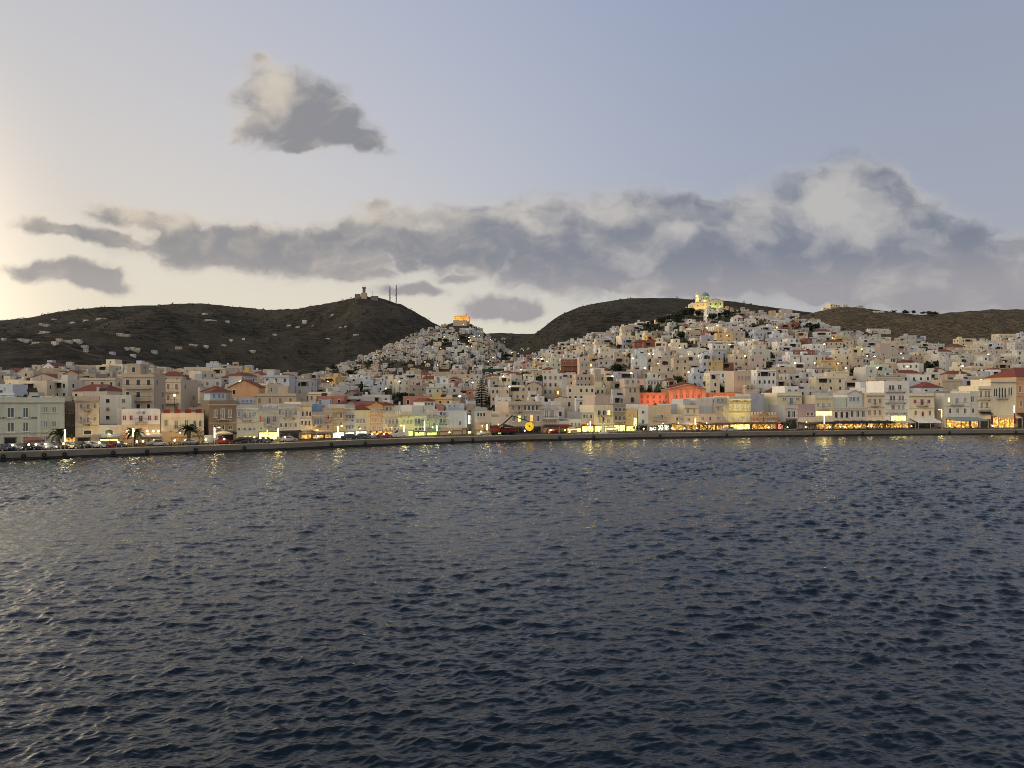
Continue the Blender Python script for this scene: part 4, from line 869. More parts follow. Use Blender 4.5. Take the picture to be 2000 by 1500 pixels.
# --- houses that can be told apart in the photograph: left, right, top row, colour, roof, storeys, window columns, what marks it
NOTED = [
 (-10, 44, 729, 'palegreen', 'flat', 2, 0, None), (4, 50, 756, 'sand', 'hip', 2, 3, None), (50, 118, 741, 'beige', 'gable', 2, 3, 'with a tiled gable'), (106, 152, 714, 'beige', 'hip', 2, 2, None), (122, 150, 735, 'sand', 'flat', 3, 2, None),
 (146, 180, 748, 'lilacgrey', 'flat', 2, 3, None), (172, 207, 752, 'cream', 'flat', 2, 2, None), (165, 198, 728, 'palegreen', 'flat', 2, 1, None), (198, 240, 727, 'bluewhite', 'flat', 2, 1, None), (194, 236, 718, 'cream', 'gable', 2, 1, None),
 (196, 256, 771, 'offwhite', 'flat', 5, 2, 'as a tall blank side wall'), (240, 300, 731, 'sand', 'flat', 5, 3, 'with stacked balconies'), (250, 279, 716, 'beige', 'hip', 2, 1, None), (303, 354, 741, 'beige', 'flat', 4, 3, 'with a lit balcony room'), (312, 360, 736, 'sand', 'hip', 2, 2, None),
 (292, 334, 718, 'beige', 'flat', 2, 2, None), (334, 368, 722, 'cream', 'gable', 2, 1, None), (366, 402, 722, 'greywhite', 'flat', 2, 2, None), (402, 428, 709, 'bluewhite', 'flat', 3, 1, None), (362, 432, 740, 'greywhite', 'flat', 2, 4, None),
 (426, 456, 720, 'offwhite', 'flat', 2, 2, None), (432, 480, 738, 'beige', 'hip', 2, 3, None), (455, 486, 724, 'ochre', 'flat', 2, 2, None), (486, 516, 726, 'pink', 'flat', 2, 2, None), (490, 531, 748, 'salmon', 'flat', 2, 0, 'with a blank wall'),
 (513, 565, 733, 'bluewhite', 'flat', 3, 3, 'with tall dark windows'), (565, 588, 737, 'bluewhite', 'flat', 2, 1, None), (587, 612, 740, 'stone', 'flat', 3, 1, None), (448, 505, 756, 'orange', 'gable', 3, 3, 'with a tiled pediment'), (392, 440, 765, 'beige', 'hip', 3, 3, None),
 (607, 650, 742, 'palegreen', 'flat', 2, 2, None), (636, 676, 734, 'paleyellow', 'flat', 2, 1, None), (676, 704, 737, 'white', 'flat', 2, 2, None), (614, 640, 757, 'offwhite', 'flat', 2, 2, None), (624, 674, 768, 'bluewhite', 'flat', 2, 3, None), (585, 618, 769, 'beige', 'flat', 2, 2, None),
 (675, 702, 771, 'greywhite', 'gable', 2, 1, None), (705, 745, 766, 'greywhite', 'flat', 2, 2, None), (712, 742, 727, 'beige', 'flat', 3, 3, 'with a central balcony'), (745, 786, 741, 'beige', 'hip', 2, 5, 'with a row of five windows'), (786, 822, 731, 'offwhite', 'flat', 3, 3, None),
 (822, 836, 727, 'brick', 'flat', 3, 1, 'as a narrow strip'), (836, 882, 726, 'sand', 'flat', 3, 3, None), (874, 931, 731, 'beige', 'flat', 3, 5, 'with five window columns'), (853, 868, 740, 'blue', 'flat', 3, 1, 'with a deep blue front'), (832, 862, 755, 'palegreen', 'flat', 3, 2, None), (800, 834, 752, 'stone', 'flat', 3, 2, None),
 (878, 912, 722, 'pink', 'flat', 2, 3, None), (922, 942, 716, 'white', 'flat', 2, 2, None), (942, 982, 720, 'grey', 'flat', 3, 0, 'wrapped in dark green netting'), (958, 984, 743, 'bluewhite', 'flat', 2, 2, None), (985, 1022, 742, 'greywhite', 'flat', 2, 2, None), (958, 995, 756, 'beige', 'flat', 3, 4, None),
 (994, 1028, 752, 'cream', 'flat', 3, 3, None), (1026, 1058, 753, 'beige', 'gable', 3, 2, None), (990, 1004, 722, 'white', 'flat', 2, 1, None), (1004, 1022, 712, 'offwhite', 'flat', 3, 2, None), (1024, 1043, 730, 'cream', 'flat', 2, 2, None), (1040, 1058, 724, 'sand', 'flat', 2, 1, None),
 (1060, 1100, 729, 'offwhite', 'flat', 4, 4, 'with three storeys of dark windows'), (1097, 1108, 736, 'greywhite', 'flat', 4, 0, None), (1106, 1124, 727, 'sand', 'flat', 3, 1, None), (1125, 1162, 731, 'pink', 'flat', 3, 5, 'with a row of tall windows'), (1162, 1180, 731, 'sand', 'flat', 3, 2, None), (1180, 1224, 733, 'cream', 'flat', 2, 2, None),
 (1086, 1110, 758, 'ochre', 'flat', 2, 3, 'with one lit window'), (1108, 1162, 753, 'cream', 'flat', 3, 5, 'with five window columns'), (1162, 1192, 756, 'paleyellow', 'flat', 2, 3, None), (1192, 1222, 745, 'stone', 'flat', 3, 2, None),
 (1083, 1106, 779, 'white', 'gable', 2, 1, 'with a pediment'), (1148, 1166, 768, 'sand', 'hip', 2, 2, None), (1197, 1220, 772, 'greywhite', 'flat', 3, 2, None),
 (1096, 1138, 702, 'brick', 'flat', 3, 3, 'with a dark balcony'), (1132, 1168, 706, 'pink', 'flat', 3, 4, None), (1168, 1200, 702, 'greywhite', 'flat', 3, 3, None), (1066, 1096, 706, 'palegreen', 'flat', 3, 3, None), (1200, 1228, 697, 'sand', 'flat', 3, 3, None), (1239, 1270, 669, 'brick', 'hip', 2, 2, 'with a red roof'),
 (1236, 1264, 690, 'bluewhite', 'flat', 4, 2, 'with stacked windows'), (1264, 1286, 698, 'beige', 'flat', 2, 3, None), (1290, 1318, 702, 'pink', 'flat', 3, 3, None), (1316, 1345, 698, 'sand', 'flat', 4, 2, None), (1345, 1382, 711, 'beige', 'flat', 2, 3, None), (1382, 1412, 704, 'ochre', 'flat', 3, 1, None), (1372, 1390, 690, 'bluewhite', 'flat', 4, 2, None),
 (1352, 1372, 684, 'offwhite', 'flat', 3, 2, None), (1392, 1418, 682, 'lilacgrey', 'flat', 3, 1, 'with one big dark opening'), (1433, 1462, 691, 'beige', 'flat', 3, 3, None), (1464, 1497, 695, 'pink', 'flat', 3, 3, None), (1412, 1433, 708, 'brick', 'flat', 2, 1, None), (1268, 1322, 727, 'beige', 'flat', 2, 4, None), (1264, 1300, 739, 'offwhite', 'flat', 2, 6, 'with a row of six dark windows'), (1300, 1322, 743, 'cream', 'hip', 2, 3, None),
 (1352, 1384, 729, 'bluewhite', 'flat', 2, 3, None), (1386, 1406, 728, 'cream', 'flat', 3, 1, None), (1234, 1268, 722, 'sand', 'flat', 2, 2, None), (1478, 1516, 722, 'white', 'flat', 4, 4, None), (1516, 1552, 717, 'sand', 'flat', 2, 3, None), (1545, 1572, 708, 'white', 'flat', 2, 3, None), (1500, 1520, 741, 'offwhite', 'flat', 2, 1, None), (1518, 1545, 742, 'beige', 'flat', 2, 2, None),
 (1572, 1594, 698, 'salmon', 'flat', 2, 0, 'with a blank wall'), (1588, 1612, 693, 'offwhite', 'flat', 3, 2, None), (1628, 1660, 692, 'cream', 'flat', 3, 3, None), (1664, 1690, 680, 'paleyellow', 'flat', 3, 2, None), (1692, 1716, 678, 'offwhite', 'flat', 2, 2, 'with two window columns'), (1718, 1752, 678, 'pink', 'flat', 3, 2, None), (1610, 1640, 705, 'salmon', 'hip', 2, 0, None),
 (1594, 1650, 735, 'cream', 'flat', 3, 3, None), (1560, 1594, 738, 'greywhite', 'flat', 2, 3, None), (1690, 1718, 717, 'greywhite', 'flat', 2, 3, None), (1650, 1690, 743, 'beige', 'flat', 2, 4, None), (1720, 1745, 718, 'palegreen', 'flat', 2, 2, None), (1756, 1798, 729, 'white', 'hip', 2, 2, 'with two square windows'), (1760, 1796, 709, 'paleyellow', 'hip', 2, 2, None),
 (1798, 1842, 757, 'bluewhite', 'hip', 3, 2, 'with a big red hip roof'), (1774, 1799, 745, 'bluewhite', 'flat', 3, 0, 'as a blank side wall'), (1820, 1852, 727, 'cream', 'gable', 2, 1, 'with a pointed gable'), (1852, 1896, 731, 'pink', 'hip', 3, 3, None), (1840, 1882, 741, 'sand', 'flat', 3, 0, None), (1880, 1908, 740, 'lilacgrey', 'flat', 3, 1, None), (1908, 1932, 725, 'greywhite', 'flat', 3, 2, None), (1934, 1955, 722, 'white', 'flat', 3, 1, None),
 (1848, 1868, 702, 'greywhite', 'flat', 3, 1, None), (1870, 1896, 693, 'palegreen', 'flat', 3, 2, None), (1784, 1808, 680, 'bluewhite', 'flat', 2, 3, 'with three small windows'), (1766, 1790, 655, 'greywhite', 'flat', 3, 2, None), (1786, 1808, 656, 'bluewhite', 'flat', 2, 2, None), (1872, 1908, 661, 'paleyellow', 'flat', 3, 2, None), (1950, 1990, 652, 'cream', 'flat', 2, 4, 'with four windows per floor'), (1960, 1998, 667, 'pink', 'flat', 2, 2, None),
 (1698, 1738, 642, 'offwhite', 'flat', 2, 3, None), (1822, 1850, 676, 'greywhite', 'flat', 2, 2, None), (1380, 1402, 608, 'white', 'flat', 3, 2, 'just below the domed church'), (1280, 1306, 624, 'cream', 'flat', 2, 2, None), (1316, 1358, 624, 'offwhite', 'flat', 2, 3, None), (1400, 1432, 650, 'ochre', 'flat', 3, 2, None), (1420, 1456, 647, 'pink', 'flat', 3, 3, None), (1370, 1398, 655, 'lilacgrey', 'flat', 2, 2, None),
 (1432, 1450, 618, 'white', 'gable', 2, 1, 'with a red roof'), (1526, 1548, 604, 'pink', 'flat', 2, 2, 'on the crest'), (1504, 1522, 611, 'ochre', 'flat', 2, 2, None), (1530, 1550, 655, 'offwhite', 'flat', 2, 1, None), (1498, 1520, 636, 'cream', 'flat', 2, 2, None), (1522, 1545, 633, 'salmon', 'flat', 2, 2, None),
 (1215, 1240, 662, 'lilacgrey', 'flat', 2, 3, None), (1172, 1192, 678, 'cream', 'flat', 3, 2, None), (1190, 1232, 681, 'offwhite', 'flat', 2, 5, 'with a row of five windows'),
]
def note_houses():
    rs = random.Random(5)
    for k, (a, b, vt, col, roof, st, nc, nt_) in enumerate(NOTED):
        uc = (a + b) / 2; h = st * 3.1 + (.6 if roof == 'flat' else 0)
        y1 = 1300 if uc < 620 or uc > 1560 else 1000
        Y = find_Y(uc, vt, h, y1=y1)
        if Y is None: Y = find_Y(uc, vt + 6, h, y1=y1) or (430 if uc < 620 else 600)
        w = (b - a) * Y / FP; X = XU(uc, Y); zone = 'left' if uc < 600 else ('mid' if uc < 1060 else 'vro')
        zb = land1(uc, Y)
        h = zof(vt, Y) - zb
        if h < 3: h = 3.2
        H_(X, Y, rs.uniform(-.10, .10), w, rs.uniform(7, 10), h, zb, col, roof, st, nc, 1000 + k, zone, nt_)
note_houses()
KEEP = [(1216, 1482, 255, 345), (1340, 1425, 860, 960), (870, 925, 1250, 1400)]        # room for the town hall and the churches
def fill_houses():
    rs = random.Random(21)
    occ = [(h['X'], h['Y'], max(h['w'], h['d']) * .62) for h in HS]
    def free(X, Y, r):
        for (a, b, q) in occ:
            if abs(a - X) < (q + r) * .90 and abs(b - Y) < (q + r) * .70: return False
        return True
    Y = 205.0
    while Y < 1345:
        u = -60 + rs.uniform(0, 30)
        while u < 2080:
            w = rs.choice([5.5, 6, 7, 8, 9, 11] if Y > 860 else [5.5, 6.5, 7.5, 9, 10, 12.5]); Yj = Y + rs.uniform(-.02, .02) * Y
            du = w * FP / Yj; uc = u + du / 2
            u += du + rs.choice([0, 0, .3, .8, 1.5, 4]) * FP / Yj
            if Yj < bline(uc) + 16: continue
            z, wh = land(np.array([uc]), np.array([Yj]), True); z = float(z[0]); wh = int(wh[0])
            if wh in (1, 5): continue
            if wh == 0 and ((uc < 620 and Yj > 450) or (uc >= 620 and Yj > 880)): continue
            if wh == 2 and Yj > 1335: continue
            if wh == 3 and Yj > ip(VRO_R, uc) * .985: continue
            if wh == 4 and not (Yj < 700): continue
            if any(a < uc < b and c < Yj < d for a, b, c, d in KEEP): continue
            vg = VH - (z - HC) * FP / Yj
            zone = 'ano' if wh == 2 else ('left' if uc < 600 else ('mid' if uc < 1060 else 'vro'))
            if 690 < uc < 850 and 708 < vg < 728 and rs.random() < .85: continue        # scrubby terrace under Ano
            if 1240 < uc < 1365 and vg < 636 - (uc - 1300) * .12 and rs.random() < .8: continue   # pines by the church
            if 955 < uc < 1010 and vg < 700 and wh != 2: continue
            if rs.random() < (.05 if zone == 'ano' else .10 if Y > 420 else .05): continue                       # gardens, lanes
            if not free(XU(uc, Yj), Yj, w * .5): continue
            hu = w * .5 * FP / Yj
            if any(a - hu < uc < b + hu and Yj < ty + 6 and t < vg - 0 and vg - 7 * FP / Yj < bo for a, b, t, bo, ty in TREEBOX): continue
            st = rs.choice([1, 2, 2, 2, 3] if Yj < 480 else [1, 1, 2, 2, 2]) if zone != 'ano' else rs.choice([1, 1, 2])
            col = rs.choice(TOWNCOLS[zone])
            if zone == 'vro' and uc > 1700 and rs.random() < .5: col = rs.choice(['cream', 'offwhite', 'greywhite', 'palegreen', 'beige'])
            roof = 'hip' if rs.random() < .035 else ('gable' if rs.random() < .02 else 'flat')
            h = st * 3.0 + rs.uniform(.3, 1.2)
            X = XU(uc, Yj); occ.append((X, Yj, w * .5))
            H_(X, Yj, rs.choice([0, 0, .12, -.15, .25, -.3]) + rs.uniform(-.06, .06), w, rs.uniform(6.5, 10), h, z, col, roof, st, max(1, int(w / 3)), rs.randrange(10 ** 6), zone)
        Y += max(11.0, .035 * Y) if Y < 700 else (.028 * Y if Y < 860 else .0165 * Y)
fill_houses()
# --- which of them the photograph can show, and how large (a rough depth-sorted cover map)
def rank_houses():
    cov = np.zeros((500, 1000), bool)            # half photo resolution, rows 400..900
    def cells(a, b, t, bo):
        return (max(0, int((t - 400) )), min(500, int(bo - 400)), max(0, int(a / 2)), min(1000, int(b / 2)))
    items = [(y, ('b', i)) for i, (_, _, _, _, y) in enumerate(ALLB)] + [(h['Y'], ('h', i)) for i, h in enumerate(HS)]
    items.sort(key=lambda t: t[0])
    for _, (k, i) in items:
        if k == 'b': a, b, t, bo, _ = ALLB[i]
        else:
            h = HS[i]; hw = h['w'] * .5 * FP / h['Y']; a, b, t, bo = h['u'] - hw, h['u'] + hw, h['v0'], h['v1']
        r0, r1, c0, c1 = cells(a, b, t, bo)
        if r1 <= r0 or c1 <= c0:
            if k == 'h': HS[i]['vis'] = 0
            continue
        sub = cov[r0:r1, c0:c1]
        if k == 'h': HS[i]['vis'] = int((~sub).sum()) * 2; HS[i]['frac'] = float((~sub).mean())
        sub[:] = True
rank_houses()
LOGGIA_SHADE = flat('painted_recess_shade', (.045, .04, .035), .9)  # dark colour that paints the shade of a recess
GREENNET = flat('green_netting', (.02, .055, .045), .9)
STONEW = flat('house_door', (.10, .07, .05), .7)
def house_geo(h):
    """parts of a house in local metres: origin at the middle of the front, on the ground"""
    rs = random.Random(h['seed']); w, d, H = h['w'], h['d'], h['h']; col = h['col']; P_ = []; wins = []
    wm = PL(col); x0, x1 = -w / 2, w / 2
    if h['note'] and 'netting' in h['note']: wm = GREENNET
    mb = MB()
    if h['roof'] == 'flat': mb.tub(x0, x1, 0, d, -5, H, .22, .45, 0, 1)
    else: mb.box(x0, x1, 0, d, -5, H)
    P_.append(('wall', mb, [wm, ROOFGREY]))
    if h['roof'] == 'hip': P_.append(('roof', MB().hip(x0, x1, 0, d, H, min(w, d) * .24), [ROOFTILE]))
    if h['roof'] == 'gable': P_.append(('roof', MB().gable(x0, x1, 0, d, H, min(w * .24, 2.4), 0, 1), [ROOFTILE, wm]))
    top = H
    if h['roof'] == 'flat' and h['extra']:
        q = rs.random()
        if q < .30:
            a = rs.uniform(x0 + .3, x1 - 3.3) if w > 6.8 else x0 + .4
            P_.append(('stair_tower', MB().box(a, a + 2.8, d * .35, d * .35 + 3, H - .44, H + rs.uniform(1.6, 2.4)), [wm]))
        elif q < .46 and w > 7:
            a = x0 + rs.uniform(0, .3) * w; b = min(x1, a + w * rs.uniform(.4, .65))
            P_.append(('roof_room', MB().tub(a + .02, b - .02, d * .3, d - .02, H - .44, H + 2.7, .15, .25, 0, 1), [wm, ROOFGREY]))
            wins.append(((a + b) / 2, d * .3, H + .5, 1.0, 1.4, 0))
        if rs.random() < .28:
            a = rs.uniform(x0 + .8, x1 - .8); P_.append(('water_tank', MB().cyl(a, d * .2, H - .45, H + .95, .5, n=8), [FRAME_W]))
        if rs.random() < .22:
            a = rs.uniform(x0 + .8, x1 - 1.8); yy = d * .12; z = H - .4
            mb = MB(); mb.face([(a, yy, z), (a + 1.8, yy, z), (a + 1.8, yy + 1.1, z + 1.1), (a, yy + 1.1, z + 1.1)]); mb.box(a, a + 1.8, yy + 1.1, yy + 1.5, z + .9, z + 1.3)
            P_.append(('solar_heater', mb, [GLASS]))
        if rs.random() < .25:
            a = rs.uniform(x0 + .5, x1 - .9); P_.append(('chimney', MB().box(a, a + .55, d * .7, d * .7 + .55, H - .44, H + 1.3), [wm]))
    if h['extra'] and rs.random() < .28 and w > 6:
        s = rs.choice((-1, 1)); ww = w * rs.uniform(.45, .8); a = x0 if s < 0 else x1 - ww; hh = min(H * .6, 3.4)
        P_.append(('annex', MB().tub(a, a + ww, -3.0, -.02, -5, hh, .18, .35, 0, 1), [wm, ROOFGREY])); wins.append((a + ww / 2, -3.0, .8, 1.0, 1.3, 0))
    st, nc = h['st'], h['nc']; fh = H / max(1, st) if h['roof'] != 'flat' else (H - .5) / max(1, st)
    arched = bool(h['note'] and 'arched' in h['note'])
    if nc > 0:
        for s in range(st):
            for c in range(nc):
                if rs.random() < (.12 if h['Y'] < 560 else .3): continue
                x = x0 + w * (c + .5) / nc + (rs.uniform(-.25, .25) if h['note'] is None else 0)
                ww = min(1.05 if h['Y'] < 560 else .9, w / nc * .5) * (1.25 if h['note'] and 'big' in h['note'] else 1); hh = min(1.7 if h['Y'] < 560 else 1.35, fh * .52)
                wins.append((x, 0.0, s * fh + fh * .26, ww, hh, 0))
    ns = max(1, int(d / 3.6))
    for sd in (1, 3):
        for s in range(st):
            for c in range(ns):
                if rs.random() < .45: continue
                y = d * (c + .5) / ns; wins.append((x1 if sd == 1 else x0, y, s * fh + fh * .28, .95, min(1.5, fh * .5), sd))
    if h['extra'] and h['note'] is None and rs.random() < .35:
        a = x0 + w * rs.uniform(.08, .4); b = a + w * rs.uniform(.25, .45); z = (st - 1) * fh + .9
        P_.append(('loggia_shade_panel', MB().box(a, min(b, x1 - .3), -.07, 0, z, z + min(1.7, fh * .6)), [LOGGIA_SHADE]))  # flat dark panel on the wall, recess shade painted in its colour
        P_.append(('canopy', MB().box(a - .3, min(b, x1 - .3) + .3, -1.5, 0, z + min(1.7, fh * .6) + .02, z + min(1.7, fh * .6) + .16), [wm]))
    if h['extra'] and nc >= 2 and st >= 2 and rs.random() < .4:
        z = fh + .12; a = x0 + w * .2; b = x1 - w * .2
        P_.append(('balcony', MB().box(a, b, -1.0, -.0, z - .13, z), [FRAME_S]))
        r = railing(b - a, .95, .95, n=max(3, int((b - a) / .7))); r.v = [(x + a, y, zz + z) for x, y, zz in r.v]; P_.append(('railing', r, [IRON]))
    if h['note'] and 'balcon' in h['note']:
        for s in range(1, st):
            z = s * fh + .12; a = x0 + w * .08; b = x1 - w * .08
            P_.append(('balcony', MB().box(a, b, -1.2, 0, z - .16, z), [FRAME_S])); r = railing(b - a, 1.15, .95, n=max(3, int((b - a) / .7))); r.v = [(x + a, y, zz + z) for x, y, zz in r.v]; P_.append(('railing', r, [IRON]))
    if h['Y'] < 520 and h['roof'] == 'flat' and rs.random() < .4:
        P_.append(('cornice', MB().box(x0 - .12, x1 + .12, -.22, .1, H - .75, H - .58), [FRAME_S if rs.random() < .5 else wm]))
    if h['Y'] < 620 and rs.random() < .55:
        a = rs.uniform(x0 + .5, x1 - .5); zt = H + rs.uniform(1.8, 3.2); mb = MB().bar((a, d * .5, H - .5), (a, d * .5, zt), .045)
        for q in range(3): mb.bar((a - .5 + q * .1, d * .5, zt - .15 - q * .25), (a + .5 - q * .1, d * .5, zt - .15 - q * .25), .03)
        P_.append(('aerial', mb, [IRON]))
    P_.append(('door', MB().box(x0 + w * .12, x0 + w * .12 + 1.0, -.06, 0, -.3, 2.1), [STONEW]))
    wst = rs.choice('kkkkbgyk')
    return P_, wins, wst, rs
def build_house(h):
    P_, wins, wst, rs = house_geo(h)
    root = empty('house', (h['X'], h['Y'], h['zb']), h['yaw'])
    bal = None
    for nm, mb, mats in P_:
        o = mb.obj(nm, mats, bal if nm == 'railing' else root)
        if nm == 'balcony': bal = o
    fm = FRAME_S if h['col'] in ('white', 'offwhite', 'greywhite', 'bluewhite') and rs.random() < .5 else FRAME_W
    if h['Y'] < 560:
        lit = 0
        for (x, y, z, w, hh, sd) in wins:
            s_ = wst if rs.random() < .7 else 'k'
            if (h['note'] and 'lit' in h['note'] and lit < 1 and sd == 0 and z > 3) or rs.random() < .018: s_ = 'w'; lit += 1
            mk('window', win_far(s_, fm), root, (x, y, z), {0: 0, 1: pi / 2, 3: -pi / 2}[sd], scale=(w, 1, hh))
    elif wins:
        mb = MB()
        for (x, y, z, w, hh, sd) in wins:
            if sd == 0: mb.box(x - w / 2, x + w / 2, y - .05, y, z, z + hh, bottom=False)
            elif sd == 1: mb.box(x, x + .05, y - w / 2, y + w / 2, z, z + hh, bottom=False)
            else: mb.box(x - .05, x, y - w / 2, y + w / 2, z, z + hh, bottom=False)
        mb.obj('window_set', PANES[wst], root, kind='stuff')
    return root
VIS = sorted([h for h in HS if h['vis'] > 0 and -20 < h['u'] < 2020], key=lambda h: -(h['vis'] + (400 if h['note'] or h['seed'] < 2000 else 0)))
BIG = VIS[:300]
ids = set(id(h) for h in BIG)
def zone_word(h):
    u, v = h['u'], h['v0']
    if h['zone'] == 'ano': return 'on the cone hill under the orange-lit church'
    if u < 200: return 'behind the pale green-white quay block'
    if u < 410: return 'behind the red-shuttered quay house'
    if u < 620: return 'behind the brown quay building'
    if u < 840: return 'left of the tall tiered pine' if v > 735 else 'at the foot of the cone hill'
    if u < 1060: return 'around the tall tiered pine' if v > 735 else 'between the two hills'
    if u < 1225: return 'left of the red-lit hall' if v > 725 else 'on the left flank of the domed-church hill'
    if u < 1480: return 'just above the red-lit hall' if v > 715 else ('halfway up to the domed church' if v > 660 else 'close under the domed church')
    if u < 1720: return 'behind the orange-lit quay hall' if v > 715 else ('on the slope under the brown hilltop' if v > 655 else 'near the crest right of the domed church')
    return 'behind the white quay block' if v > 725 else 'on the far-right slope'
def label_houses():
    from collections import defaultdict
    gr = defaultdict(list)
    for h in BIG:
        base = WORD[h['col']] + ' ' + {1: 'low', 2: '', 3: '', 4: 'tall', 5: 'tall'}[h['st']] + ' ' + {'flat': 'flat-roofed house', 'hip': 'red-roofed house', 'gable': 'gabled house'}[h['roof']]
        h['base'] = ' '.join(base.split()); gr[(h['base'], zone_word(h))].append(h)
    for (b, z), L in gr.items():
        L.sort(key=lambda h: h['u']); notes = [h['note'] for h in L]
        for i, h in enumerate(L):
            if len(L) == 1: t = b + (' ' + h['note'] if h['note'] else '') + ' ' + z
            elif h['note'] and notes.count(h['note']) == 1: t = b + ' ' + h['note'] + ' ' + z
            elif i == 0: t = 'leftmost ' + b + ' ' + z
            elif i == len(L) - 1: t = 'rightmost ' + b + ' ' + z
            else: t = ORD[i] + ' from left ' + b + ' ' + z
            h['label'] = ' '.join(t.split()[:16])
label_houses()
for h in BIG:
    tag(build_house(h), h['label'], 'house', 'houses on the hillsides')
# the many smaller, farther houses as one mass
def build_mass():
    byv = {}; mats = []; mi = {}
    big = MB()
    for h in HS:
        if id(h) in ids: continue
        if not (-260 < h['u'] < 2260): continue
        P_, wins, wst, rs = house_geo(h); c, s = cos(h['yaw']), sin(h['yaw'])
        T = lambda p: (h['X'] + c * p[0] - s * p[1], h['Y'] + s * p[0] + c * p[1], h['zb'] + p[2])
        q = MB()
        for (x, y, z, w, hh, sd) in wins:
            if sd == 0: q.box(x - w / 2, x + w / 2, y - .05, y, z, z + hh, bottom=False)
            elif sd == 1: q.box(x, x + .05, y - w / 2, y + w / 2, z, z + hh, bottom=False)
            else: q.box(x - .05, x, y - w / 2, y + w / 2, z, z + hh, bottom=False)
        for nm, mb, ms in P_ + [('window', q, [PANES[wst]])]:
            if nm == 'railing': continue
            k = len(big.v); big.v += [T(p) for p in mb.v]; big.f += [tuple(k + i for i in f) for f in mb.f]
            for m_ in mb.mi:
                t = ms[m_]
                if t.name not in mi: mi[t.name] = len(mats); mats.append(t)
                big.mi.append(mi[t.name])
    o = big.obj('small_houses', mats, kind='stuff'); o['label'] = 'mass of small distant houses crowding the hillsides'
build_mass()

# ================================================================ LANDMARKS
def spot(parent, loc, target, power, col, size=60, r=.3, name='floodlight'):
    """a floodlight: housing, glowing lens and its light"""
    L = bpy.data.lights.new(name, 'SPOT'); L.energy = power; L.color = col; L.spot_size = R_(size); L.spot_blend = .9; L.shadow_soft_size = r
    o = bpy.data.objects.new(name + '_beam', L); C.objects.link(o)
    from mathutils import Vector
    d = Vector(target) - Vector(loc); o.location = loc; o.rotation_euler = d.to_track_quat('-Z', 'Y').to_euler(); o.parent = parent
    MB().box(loc[0] - .22, loc[0] + .22, loc[1] - .5, loc[1] - .3, loc[2] - .3, loc[2] + .1).obj(name, IRON, parent)
    return o
def point(parent, loc, power, col, r=.15):
    L = bpy.data.lights.new('lamp_light', 'POINT'); L.energy = power; L.color = col; L.shadow_soft_size = r
    o = bpy.data.objects.new('lamp_light', L); C.objects.link(o); o.location = loc; o.parent = parent; return o

